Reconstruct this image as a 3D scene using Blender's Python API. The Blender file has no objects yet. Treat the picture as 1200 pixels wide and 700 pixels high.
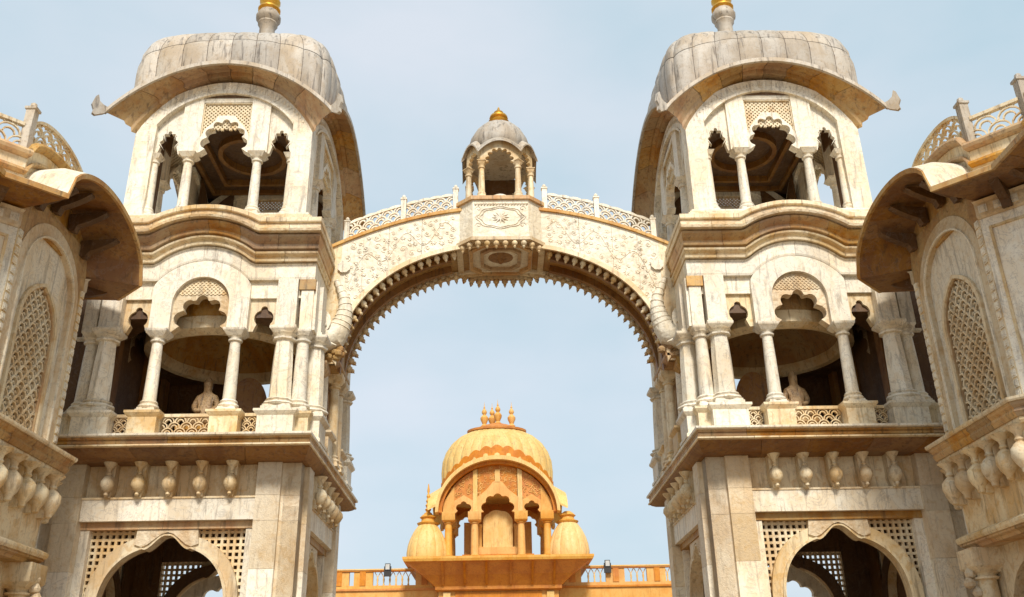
import bpy, math, random
from mathutils import Vector, Matrix
random.seed(7)
S = bpy.context.scene
COL = S.collection
PI = math.pi
R = math.radians

# ------------------------------------------------------------------ camera, sky, sun, exposure
cam_d = bpy.data.cameras.new('camera')
cam = bpy.data.objects.new('camera', cam_d)
COL.objects.link(cam)
cam_d.sensor_width = 36.0
cam_d.lens = 36.0 * 1086 / 1200
cam_d.clip_start = 0.1
cam_d.clip_end = 5000
GZ = -1.6                                   # ground level; the eye is at z = 0
pitch, yaw, roll = R(23.95), R(1.31), R(1.11)
fw = Vector((math.sin(yaw) * math.cos(pitch), math.cos(yaw) * math.cos(pitch), math.sin(pitch)))
rt = Vector((math.cos(yaw), -math.sin(yaw), 0))
up = rt.cross(fw)
# roll: the picture's content is turned counter-clockwise
r2 = rt * math.cos(roll) - up * math.sin(roll)
u2 = rt * math.sin(roll) + up * math.cos(roll)
cam.matrix_world = Matrix(((r2.x, u2.x, -fw.x, -0.26), (r2.y, u2.y, -fw.y, 0), (r2.z, u2.z, -fw.z, 0), (0, 0, 0, 1)))
S.camera = cam

SUN_EL, SUN_AZ = 44.0, 6.0                # azimuth: where the light comes from, degrees from -Y (behind the eye) towards -X
world = bpy.data.worlds.new('World')
S.world = world
world.use_nodes = True
wn = world.node_tree.nodes
wl = world.node_tree.links
wn.clear()
w_out = wn.new('ShaderNodeOutputWorld')
w_bg = wn.new('ShaderNodeBackground')
w_sky = wn.new('ShaderNodeTexSky')
w_sky.sky_type = 'NISHITA'
w_sky.sun_disc = False
w_sky.sun_elevation = R(SUN_EL)
sd = Vector((math.sin(R(SUN_AZ)) * math.cos(R(SUN_EL)), -math.cos(R(SUN_AZ)) * math.cos(R(SUN_EL)), math.sin(R(SUN_EL))))
w_sky.sun_rotation = math.atan2(sd.x, sd.y)
w_sky.air_density = 1.0
w_sky.dust_density = 4.0
w_sky.ozone_density = 1.0
w_mix = wn.new('ShaderNodeMix'); w_mix.data_type = 'RGBA'
w_mix.inputs[0].default_value = 0.82
w_cl = wn.new('ShaderNodeTexNoise'); w_cl.inputs['Scale'].default_value = 2.1; w_cl.inputs['Detail'].default_value = 5
w_map = wn.new('ShaderNodeMapping'); w_map.inputs['Scale'].default_value = (1, 1, 2.2)
w_tc = wn.new('ShaderNodeTexCoord')
w_ramp = wn.new('ShaderNodeValToRGB')
w_ramp.color_ramp.elements[0].position = 0.34; w_ramp.color_ramp.elements[0].color = (4.5, 5.85, 6.6, 1)
w_ramp.color_ramp.elements[1].position = 0.68; w_ramp.color_ramp.elements[1].color = (6.3, 6.8, 7.4, 1)
wl.new(w_tc.outputs['Generated'], w_map.inputs[0]); wl.new(w_map.outputs[0], w_cl.inputs['Vector'])
wl.new(w_cl.outputs['Fac'], w_ramp.inputs[0])
wl.new(w_sky.outputs[0], w_mix.inputs[6]); wl.new(w_ramp.outputs[0], w_mix.inputs[7])
wl.new(w_mix.outputs[2], w_bg.inputs[0]); wl.new(w_bg.outputs[0], w_out.inputs[0])
w_bg.inputs[1].default_value = 0.108
sun_d = bpy.data.lights.new('sun', 'SUN')
sun_d.energy = 3.5
sun_d.angle = R(12)
sun_d.color = (1.0, 0.93, 0.83)
sun = bpy.data.objects.new('sun', sun_d)
COL.objects.link(sun)
sun.rotation_euler = (-sd).to_track_quat('-Z', 'Y').to_euler()
S.view_settings.view_transform = 'Standard'
S.view_settings.look = 'None'
S.view_settings.gamma = 1
S.view_settings.exposure = 0.31

# ------------------------------------------------------------------ materials
MATS = {}
def stone(name, base, stain, grime, stain_amt=0.5, grime_amt=0.35, carve=0.0, carve_scale=9.0, rough=0.6, vein=0.25, var=0.12):
    m = bpy.data.materials.new(name); m.use_nodes = True
    n = m.node_tree.nodes; l = m.node_tree.links
    b = n['Principled BSDF']; b.inputs['Roughness'].default_value = rough
    geo = n.new('ShaderNodeNewGeometry')
    def noise(scale, det=4, sc=None, dist=0.0, rough_=0.55):
        t = n.new('ShaderNodeTexNoise'); t.inputs['Scale'].default_value = scale; t.inputs['Detail'].default_value = det
        t.inputs['Distortion'].default_value = dist; t.inputs['Roughness'].default_value = rough_
        if sc:
            mp = n.new('ShaderNodeMapping'); mp.inputs['Scale'].default_value = sc
            l.new(geo.outputs['Position'], mp.inputs[0]); l.new(mp.outputs[0], t.inputs['Vector'])
        else: l.new(geo.outputs['Position'], t.inputs['Vector'])
        return t
    def ramp(src, p0, p1, v=1.0):
        r = n.new('ShaderNodeMapRange'); r.inputs[1].default_value = p0; r.inputs[2].default_value = p1
        r.inputs[4].default_value = v; l.new(src, r.inputs[0]); return r.outputs[0]
    def mix(a, bb, f, mode='MIX'):
        x = n.new('ShaderNodeMix'); x.data_type = 'RGBA'; x.blend_type = mode
        for s, i in ((a, 6), (bb, 7)):
            if isinstance(s, tuple): x.inputs[i].default_value = (*s, 1)
            else: l.new(s, x.inputs[i])
        if isinstance(f, float): x.inputs[0].default_value = f
        else: l.new(f, x.inputs[0])
        return x.outputs[2]
    n1 = noise(1.1, 6, (1, 1, 0.6), 0.6)
    c = mix(base, stain, ramp(n1.outputs['Fac'], 0.46, 0.60, stain_amt))
    n1b = noise(5.5, 5, None, 0.8)
    c = mix(c, stain, ramp(n1b.outputs['Fac'], 0.52, 0.64, stain_amt * 0.8))
    n2 = noise(3.6, 7, (2.6, 2.6, 0.30), 0.4, 0.65)                    # drips running down
    c = mix(c, grime, ramp(n2.outputs['Fac'], 0.535, 0.66, grime_amt))
    n2b = noise(19, 6, None, 0.5, 0.7)
    c = mix(c, grime, ramp(n2b.outputs['Fac'], 0.56, 0.72, grime_amt * 0.8))
    if vein:
        n3 = noise(1.7, 7, None, 1.9, 0.62)                      # grey marble veins
        v = n.new('ShaderNodeMath'); v.operation = 'SUBTRACT'; v.inputs[1].default_value = 0.5; l.new(n3.outputs['Fac'], v.inputs[0])
        v2 = n.new('ShaderNodeMath'); v2.operation = 'ABSOLUTE'; l.new(v.outputs[0], v2.inputs[0])
        r = n.new('ShaderNodeMapRange'); r.inputs[1].default_value = 0.0; r.inputs[2].default_value = 0.022
        r.inputs[3].default_value = vein; r.inputs[4].default_value = 0; l.new(v2.outputs[0], r.inputs[0])
        c = mix(c, (0.25, 0.22, 0.2), r.outputs[0])
    oi = n.new('ShaderNodeObjectInfo')
    hv = n.new('ShaderNodeHueSaturation'); l.new(c, hv.inputs['Color'])
    vr = n.new('ShaderNodeMapRange'); vr.inputs[3].default_value = 1 - var; vr.inputs[4].default_value = 1 + var * 0.7
    l.new(oi.outputs['Random'], vr.inputs[0]); l.new(vr.outputs[0], hv.inputs['Value'])
    sr = n.new('ShaderNodeMath'); sr.operation = 'MULTIPLY'; sr.inputs[1].default_value = 7.31; l.new(oi.outputs['Random'], sr.inputs[0])
    sf = n.new('ShaderNodeMath'); sf.operation = 'FRACT'; l.new(sr.outputs[0], sf.inputs[0])
    s2 = n.new('ShaderNodeMapRange'); s2.inputs[3].default_value = 1 - var; s2.inputs[4].default_value = 1 + var * 0.7
    l.new(sf.outputs[0], s2.inputs[0]); l.new(s2.outputs[0], hv.inputs['Saturation'])
    l.new(hv.outputs[0], b.inputs['Base Color'])
    fine = noise(38, 4)
    bp = n.new('ShaderNodeBump'); bp.inputs['Strength'].default_value = 0.25; bp.inputs['Distance'].default_value = 0.01
    l.new(fine.outputs['Fac'], bp.inputs['Height'])
    last = bp
    if carve:
        ns = noise(carve_scale * 0.6, 2, None, 0.0)
        vo = n.new('ShaderNodeTexVoronoi'); vo.feature = 'SMOOTH_F1'; vo.inputs['Scale'].default_value = carve_scale
        ad = n.new('ShaderNodeMix'); ad.data_type = 'VECTOR'; ad.inputs[0].default_value = 0.18
        l.new(geo.outputs['Position'], ad.inputs[4]); l.new(ns.outputs['Color'], ad.inputs[5]); l.new(ad.outputs[1], vo.inputs['Vector'])
        b2 = n.new('ShaderNodeBump'); b2.inputs['Strength'].default_value = carve; b2.inputs['Distance'].default_value = 0.05
        l.new(vo.outputs['Distance'], b2.inputs['Height']); l.new(bp.outputs[0], b2.inputs['Normal']); last = b2
    l.new(last.outputs[0], b.inputs['Normal'])
    MATS[name] = m
    return m
def plain(name, col, rough=0.5, metal=0.0):
    m = bpy.data.materials.new(name); m.use_nodes = True
    n = m.node_tree.nodes; l = m.node_tree.links; b = n['Principled BSDF']
    t = n.new('ShaderNodeTexNoise'); t.inputs['Scale'].default_value = 14; t.inputs['Detail'].default_value = 4
    g = n.new('ShaderNodeNewGeometry'); l.new(g.outputs['Position'], t.inputs['Vector'])
    x = n.new('ShaderNodeMix'); x.data_type = 'RGBA'; l.new(t.outputs['Fac'], x.inputs[0])
    x.inputs[6].default_value = (*[c * 0.7 for c in col], 1); x.inputs[7].default_value = (*[min(1, c * 1.25) for c in col], 1)
    l.new(x.outputs[2], b.inputs['Base Color']); b.inputs['Roughness'].default_value = rough; b.inputs['Metallic'].default_value = metal
    MATS[name] = m
    return m
M_WHITE = stone('marble_white', (0.79, 0.73, 0.60), (0.64, 0.45, 0.21), (0.22, 0.175, 0.13), 0.36, 0.55, vein=0.45)
M_CREAM = stone('marble_cream', (0.74, 0.62, 0.41), (0.54, 0.31, 0.085), (0.19, 0.12, 0.06), 0.6, 0.55)
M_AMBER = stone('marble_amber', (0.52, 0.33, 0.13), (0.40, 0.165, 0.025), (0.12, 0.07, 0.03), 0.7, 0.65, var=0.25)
M_CARVE = stone('marble_carved', (0.66, 0.54, 0.36), (0.50, 0.30, 0.11), (0.24, 0.16, 0.08), 0.6, 0.35, carve=0.5, carve_scale=11)
M_CARVEP = stone('marble_carved_pilaster', (0.66, 0.56, 0.40), (0.50, 0.32, 0.13), (0.26, 0.18, 0.10), 0.5, 0.35, carve=0.22, carve_scale=22)
M_CARVEW = stone('marble_carved_white', (0.76, 0.70, 0.57), (0.60, 0.47, 0.28), (0.28, 0.22, 0.15), 0.4, 0.38, carve=0.55, carve_scale=8, var=0.05)
M_CARVEA = stone('marble_carved_amber', (0.44, 0.28, 0.11), (0.32, 0.14, 0.035), (0.12, 0.07, 0.03), 0.6, 0.4, carve=0.8, carve_scale=9)
M_BROWN_SHADED = stone('marble_brown_shaded', (0.27, 0.125, 0.022), (0.17, 0.06, 0.007), (0.05, 0.028, 0.012), 0.8, 0.6, var=0.15)  # weathered brown marble, with the shade of undersides put into the colour
M_STATUE = stone('weathered_statue', (0.36, 0.23, 0.10), (0.22, 0.11, 0.03), (0.07, 0.045, 0.025), 0.7, 0.8, carve=0.6, carve_scale=14)
M_INNER_SHADE = stone('marble_inner_shaded', (0.12, 0.055, 0.013), (0.07, 0.028, 0.006), (0.02, 0.01, 0.005), 0.7, 0.6)  # marble with the shade of the interiors put into the colour
M_DOME = stone('marble_weathered', (0.47, 0.42, 0.35), (0.36, 0.27, 0.17), (0.10, 0.08, 0.065), 0.65, 0.8, var=0.18)
M_JOINT_SHADE = stone('dark_joint_shade', (0.06, 0.036, 0.02), (0.05, 0.028, 0.012), (0.03, 0.02, 0.01), 0.5, 0.5, vein=0)  # dark joints of the dome; also painted shade behind the jali
M_YEL = stone('painted_yellow', (0.66, 0.36, 0.085), (0.58, 0.24, 0.025), (0.32, 0.13, 0.02), 0.6, 0.4, vein=0, var=0.06)
M_PALE = stone('painted_pale_yellow', (0.70, 0.47, 0.175), (0.64, 0.34, 0.07), (0.33, 0.18, 0.05), 0.5, 0.55, vein=0, var=0.05)
M_TDOME = stone('painted_cream', (0.62, 0.44, 0.17), (0.54, 0.32, 0.09), (0.26, 0.17, 0.08), 0.55, 0.75, vein=0, var=0.05)
M_ORG = stone('painted_orange', (0.56, 0.20, 0.006), (0.42, 0.12, 0.004), (0.22, 0.05, 0.004), 0.6, 0.4, carve=0.8, carve_scale=2.4, vein=0, var=0.08)
M_GROUND = stone('paving_sandstone', (0.30, 0.20, 0.10), (0.24, 0.14, 0.06), (0.14, 0.09, 0.05), 0.5, 0.4, rough=0.8)
M_GOLD = plain('gilded_brass', (0.75, 0.40, 0.06), 0.35, 0.9)
M_BLACK = plain('black_metal', (0.02, 0.018, 0.017), 0.5)
M_GLASS = plain('lamp_glass', (0.5, 0.5, 0.48), 0.15)

# ------------------------------------------------------------------ mesh helpers
class MB:
    def __init__(s): s.v = []; s.f = []; s.smooth = False
    def add(s, vs, fs):
        o = len(s.v); s.v += [tuple(p) for p in vs]; s.f += [tuple(i + o for i in f) for f in fs]; return s
    def box(s, x0, x1, y0, y1, z0, z1):
        return s.add([(x0,y0,z0),(x1,y0,z0),(x1,y1,z0),(x0,y1,z0),(x0,y0,z1),(x1,y0,z1),(x1,y1,z1),(x0,y1,z1)],
                     [(0,3,2,1),(4,5,6,7),(0,1,5,4),(1,2,6,5),(2,3,7,6),(3,0,4,7)])
    def fbox(s, u0, u1, w0, w1, z0, z1):     # face coordinates: w is outward (towards -y)
        return s.box(u0, u1, -w1, -w0, z0, z1)
    def lathe(s, prof, n=12, c=(0,0,0), a0=0.0, sx=1.0, sy=1.0, mod=None):
        vs = []; fs = []
        for r, z in prof:
            for i in range(n):
                a = a0 + 2 * PI * i / n
                q = r * (mod(a) if mod else 1.0)
                vs.append((c[0] + q * math.cos(a) * sx, c[1] + q * math.sin(a) * sy, c[2] + z))
        for j in range(len(prof) - 1):
            for i in range(n):
                a, b = j * n + i, j * n + (i + 1) % n
                fs.append((a, b, b + n, a + n))
        fs.append(tuple(range(n - 1, -1, -1))); k = (len(prof) - 1) * n
        fs.append(tuple(k + i for i in range(n)))
        return s.add(vs, fs)
    def rect(s, prof, hx, hy, c=(0,0)):      # stacked rectangles, prof = (offset, z)
        vs = []; fs = []
        for o, z in prof:
            for sx, sy in ((-1,-1),(1,-1),(1,1),(-1,1)): vs.append((c[0] + sx * (hx + o), c[1] + sy * (hy + o), z))
        for j in range(len(prof) - 1):
            for i in range(4):
                a, b = j * 4 + i, j * 4 + (i + 1) % 4
                fs.append((a, b, b + 4, a + 4))
        fs.append((3,2,1,0)); k = (len(prof) - 1) * 4; fs.append((k, k+1, k+2, k+3))
        return s.add(vs, fs)
    def prism(s, poly, w0, w1):              # poly in (u, z), counter-clockwise, extruded from depth w0 to w1 (outward)
        n = len(poly)
        vs = [(u, -w1, z) for u, z in poly] + [(u, -w0, z) for u, z in poly]
        fs = [tuple(range(n)), tuple(range(2 * n - 1, n - 1, -1))]
        for i in range(n):
            j = (i + 1) % n; fs.append((i, i + n, j + n, j))
        return s.add(vs, fs)
    def hprism(s, poly, z0, z1):             # poly in (x, y)
        n = len(poly)
        vs = [(x, y, z0) for x, y in poly] + [(x, y, z1) for x, y in poly]
        fs = [tuple(range(n - 1, -1, -1)), tuple(range(n, 2 * n))]
        for i in range(n):
            j = (i + 1) % n; fs.append((i, j, j + n, i + n))
        return s.add(vs, fs)
    def strip(s, A, B, w0, w1, closed=False):   # solid band between two (u, z) lines
        n = len(A); vs = []
        for a, b in zip(A, B):
            vs += [(a[0], -w1, a[1]), (b[0], -w1, b[1]), (b[0], -w0, b[1]), (a[0], -w0, a[1])]
        fs = []
        m = n if closed else n - 1
        for i in range(m):
            p, q = i * 4, ((i + 1) % n) * 4
            for k in range(4):
                k2 = (k + 1) % 4
                fs.append((p + k, p + k2, q + k2, q + k))
        if not closed: fs += [(3, 2, 1, 0), tuple((n - 1) * 4 + k for k in (0, 1, 2, 3))]
        return s.add(vs, fs)
    def sweep(s, secs, closed=False, cap=True):   # rings of equal length
        n = len(secs[0]); vs = [p for r in secs for p in r]; fs = []
        m = len(secs) if closed else len(secs) - 1
        for j in range(m):
            a0, b0 = j * n, ((j + 1) % len(secs)) * n
            for i in range(n):
                k = (i + 1) % n
                fs.append((a0 + i, a0 + k, b0 + k, b0 + i))
        if not closed and cap:
            fs.append(tuple(range(n - 1, -1, -1))); k = (len(secs) - 1) * n; fs.append(tuple(k + i for i in range(n)))
        return s.add(vs, fs)
    def tube(s, pts, rad, n=6):
        secs = []
        for i, p in enumerate(pts):
            p = Vector(p); a = Vector(pts[max(0, i - 1)]); b = Vector(pts[min(len(pts) - 1, i + 1)])
            t = (b - a).normalized(); x = t.orthogonal().normalized() if i == 0 else (px - t * px.dot(t)).normalized()
            px = x; y = t.cross(x); r = rad[i] if isinstance(rad, (list, tuple)) else rad
            secs.append([p + x * r * math.cos(2*PI*k/n) + y * r * math.sin(2*PI*k/n) for k in range(n)])
        return s.sweep(secs)
    def mesh(s, name, mat, smooth=None):
        me = bpy.data.meshes.new(name); me.from_pydata(s.v, [], s.f)
        import bmesh
        bm = bmesh.new(); bm.from_mesh(me); bmesh.ops.recalc_face_normals(bm, faces=bm.faces); bm.to_mesh(me); bm.free()
        me.materials.append(mat)
        if s.smooth if smooth is None else smooth:
            me.polygons.foreach_set('use_smooth', [True] * len(me.polygons))
            if hasattr(me, 'set_sharp_from_angle'): me.set_sharp_from_angle(angle=R(38))
        me.update(); return me

def ob(name, me, parent=None, loc=(0,0,0), rz=0.0):
    o = bpy.data.objects.new(name, me); COL.objects.link(o)
    o.location = loc; o.rotation_euler = (0, 0, rz)
    if parent: o.parent = parent
    return o
def thing(name, label, cat, loc, rz=0.0, group=None):
    o = ob(name, None, None, loc, rz); o.empty_display_size = 0.3
    o['label'] = label; o['category'] = cat
    if group: o['group'] = group
    return o
def tag(o, label, cat, group=None):
    o['label'] = label; o['category'] = cat
    if group: o['group'] = group
    return o
def kids(o): return [c for c in o.children]
def copy_tree(o, parent=None):
    c = o.copy(); COL.objects.link(c); c.parent = parent
    for ch in kids(o): copy_tree(ch, c)
    return c
CACHE = {}
def cached(key, fn):
    if key not in CACHE: CACHE[key] = fn()
    return CACHE[key]
def put(name, me, parent, k, u=0.0, d=0.0, z=0.0):      # k = which of the four faces, u along it, d outward
    a = k * PI / 2
    x, y = u, -d
    return ob(name, me, parent, (x * math.cos(a) - y * math.sin(a), x * math.sin(a) + y * math.cos(a), z), a)
def both(faces, name, me, parent, *a):
    return [put(name, me, parent, k, *a) for k in faces]

# ---- contours
def arc(half, z0, z1, n=24, pw=1.0):                     # from (+half, z0) over (0, z1) to (-half, z0)
    return [(half * math.cos(PI * i / n), z0 + (z1 - z0) * math.sin(PI * i / n) ** pw) for i in range(n + 1)]
def seg_arc(half, z0, rise, n=24):                       # shallow circular segment
    Rr = (half * half + rise * rise) / (2 * rise)
    return [(half - 2 * half * i / n, z0 + math.sqrt(max(0, Rr * Rr - (half - 2 * half * i / n) ** 2)) - (Rr - rise)) for i in range(n + 1)]
def cusps(half, z0, z1, lobes, depth, per=7):
    right = []
    tot = lobes + 0.5
    m = int(per * tot)
    for i in range(m + 1):
        t = i / m
        th = PI / 2 * t
        x = half * math.cos(th); z = z0 + (z1 - z0) * math.sin(th)
        nx, nz = math.cos(th) * (z1 - z0), math.sin(th) * half
        L = math.hypot(nx, nz); b = depth * (abs(math.sin(PI * tot * t)) ** 0.6 - 0.5)
        right.append((max(0, x + nx / L * b), z + nz / L * b))
    return right + [(-x, z) for x, z in reversed(right[:-1])]
def ray_poly(cx, cz, th, poly):
    dx, dz = math.cos(th), math.sin(th); best = 0
    for i in range(len(poly)):
        (x1, z1), (x2, z2) = poly[i], poly[(i + 1) % len(poly)]
        ex, ez = x2 - x1, z2 - z1; den = dx * ez - dz * ex
        if abs(den) < 1e-9: continue
        t = ((x1 - cx) * ez - (z1 - cz) * ex) / den; q = ((x1 - cx) * dz - (z1 - cz) * dx) / den
        if -1e-6 <= q <= 1 + 1e-6 and t > best: best = t
    return (cx + dx * best, cz + dz * best)
def panel_with_hole(inner, poly, cx, cz):
    """pairs an open inner contour (right to left over the top) with the outline poly, radially from (cx, cz)"""
    pts = [(math.atan2(z - cz, x - cx), (x, z)) for x, z in inner]
    pts.sort(key=lambda p: p[0])
    for (x, z) in poly:
        th = math.atan2(z - cz, x - cx)
        if pts[0][0] < th < pts[-1][0]:
            for i in range(len(pts) - 1):
                if pts[i][0] <= th <= pts[i + 1][0]:
                    f = (th - pts[i][0]) / max(1e-9, pts[i + 1][0] - pts[i][0])
                    a, b = pts[i][1], pts[i + 1][1]
                    pts.insert(i + 1, (th, (a[0] + (b[0] - a[0]) * f, a[1] + (b[1] - a[1]) * f))); break
    A = [p[1] for p in pts]; B = [ray_poly(cx, cz, p[0], poly) for p in pts]
    return A, B

# ---- rings of blocks round a rectangular plan
def ring_blocks(parent, name, prof, Hx, Hy, fx, fy, mat, cuts, bump=None, faces=(0,1,2,3), cx=0.0):
    """prof: closed (p, z) outline; p sticks out p*fx in x and p*fy in y; cuts = (n on front, n on side)"""
    for k in faces:
        fr = k % 2 == 0
        H, D, fu, fd = (Hx, Hy, fx, fy) if fr else (Hy, Hx, fy, fx)
        n = cuts[0] if fr else cuts[1]
        edges = [-H + 2 * H * i / n for i in range(n + 1)]
        if n > 2:
            for i in range(1, n): edges[i] += random.uniform(-0.12, 0.12) * 2 * H / n
        for i in range(n):
            s0, s1 = edges[i] + 0.004, edges[i + 1] - 0.004
            if i == 0: s0 = -H
            if i == n - 1: s1 = H
            ns = 1 if not (bump and fr) else max(2, int((s1 - s0) / 0.12))
            secs = []
            jog = random.uniform(-0.006, 0.006)
            for j in range(ns + 1):
                s = s0 + (s1 - s0) * j / ns
                sec = []
                for p, z in prof:
                    u = s * (H + p * fu) / H
                    dz = bump(u, z) if (bump and fr) else 0
                    sec.append((u, -(D + p * fd + (jog if p > 0.02 else 0)), z + dz))
                secs.append(sec)
            a = k * PI / 2
            me = MB().sweep(secs).mesh(name, mat, False)
            ob(name, me, parent, (cx, 0, 0), a)

# ---- carved screens
def scale_screen(mb, u0, u1, z0, z1, w0, w1, r=0.17, th=0.028, zoff=lambda u: 0.0, topf=None, n=6):
    rows = max(1, int((z1 - z0) / (r * 0.95)) + 1); row = 0; z = z0
    while z < z1 - 0.04:
        u = u0 + (r if row % 2 else 0.0)
        while u <= u1 + 0.01:
            for rr in (r, r * 0.55):
                A, B = [], []
                for i in range(n + 1):
                    a = PI * i / n
                    for L, q in ((A, rr - th), (B, rr)):
                        uu = u + q * math.cos(a); zz = z + q * math.sin(a)
                        uu = min(max(uu, u0), u1); zz = min(zz, z1); L.append((uu, zz + zoff(uu)))
                mb.strip(A, B, w0, w1)
            u += 2 * r
        z += r * 0.95; row += 1
    return mb
def diag_screen(mb, u0, u1, z0, z1, w0, w1, step=0.15, t=0.022, keep=None):
    W, Hh = u1 - u0, z1 - z0
    for sgn in (1, -1):
        k = -Hh
        while k < W:
            pts = []
            N = 14
            a = max(0, k); b = min(W, k + Hh)
            if b - a > 0.02:
                for i in range(N):
                    s0 = a + (b - a) * i / N; s1 = a + (b - a) * (i + 1) / N
                    x0, y0, x1, y1 = s0, s0 - k, s1, s1 - k
                    if sgn < 0: x0, x1 = W - x0, W - x1
                    if keep and not (keep(u0 + (x0 + x1) / 2, z0 + (y0 + y1) / 2)): continue
                    q = t * 0.7
                    A = [(u0 + x0 - q, z0 + y0 + q * sgn), (u0 + x1 - q, z0 + y1 + q * sgn)]
                    B = [(u0 + x0 + q, z0 + y0 - q * sgn), (u0 + x1 + q, z0 + y1 - q * sgn)]
                    mb.strip(A, B, w0, w1)
            k += step
    return mb

# ---- columns
def column_meshes(key, h, r, mat=M_WHITE, n=14, cap_w=None, cap_h=0.3):
    """shaft with base and capital; z = 0 is the foot, h the top of the capital"""
    def mk():
        b = MB(); b.rect([(0.06, 0), (0.06, 0.07), (0.03, 0.09), (0.03, 0.13)], r * 1.15, r * 1.15)
        b.lathe([(r*1.5, 0.13), (r*1.62, 0.17), (r*1.5, 0.22), (r*1.25, 0.24), (r*1.38, 0.29), (r*1.2, 0.33), (r*1.02, 0.35)], n); b.smooth = True
        s = MB(); s.lathe([(r*1.04, 0.35), (r*1.02, 0.5), (r*0.93, h*0.6), (r*0.82, h - cap_h - 0.06)], n); s.smooth = True
        c = MB(); zc = h - cap_h
        c.lathe([(r*0.84, zc-0.06), (r*1.12, zc-0.04), (r*1.15, zc), (r*0.88, zc+0.02), (r*0.95, zc+0.06), (r*1.25, zc+0.11)], n)
        cw = (cap_w or r * 1.7)
        c.rect([(-cw*0.32, zc+0.09), (-cw*0.2, zc+0.13), (0, zc+0.2), (0.015, zc+0.22), (0.015, h)], cw, cw); c.smooth = True
        return (s.mesh('column', mat), b.mesh('column_base', mat), c.mesh('capital', mat))
    return cached(('col', key, h, r, mat.name, cap_w, cap_h), mk)
def put_column(parent, k, u, d, z, meshes):
    s, b, c = meshes
    o = put('column', s, parent, k, u, d, z)
    ob('column_base', b, o); ob('capital', c, o)
    return o

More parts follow.
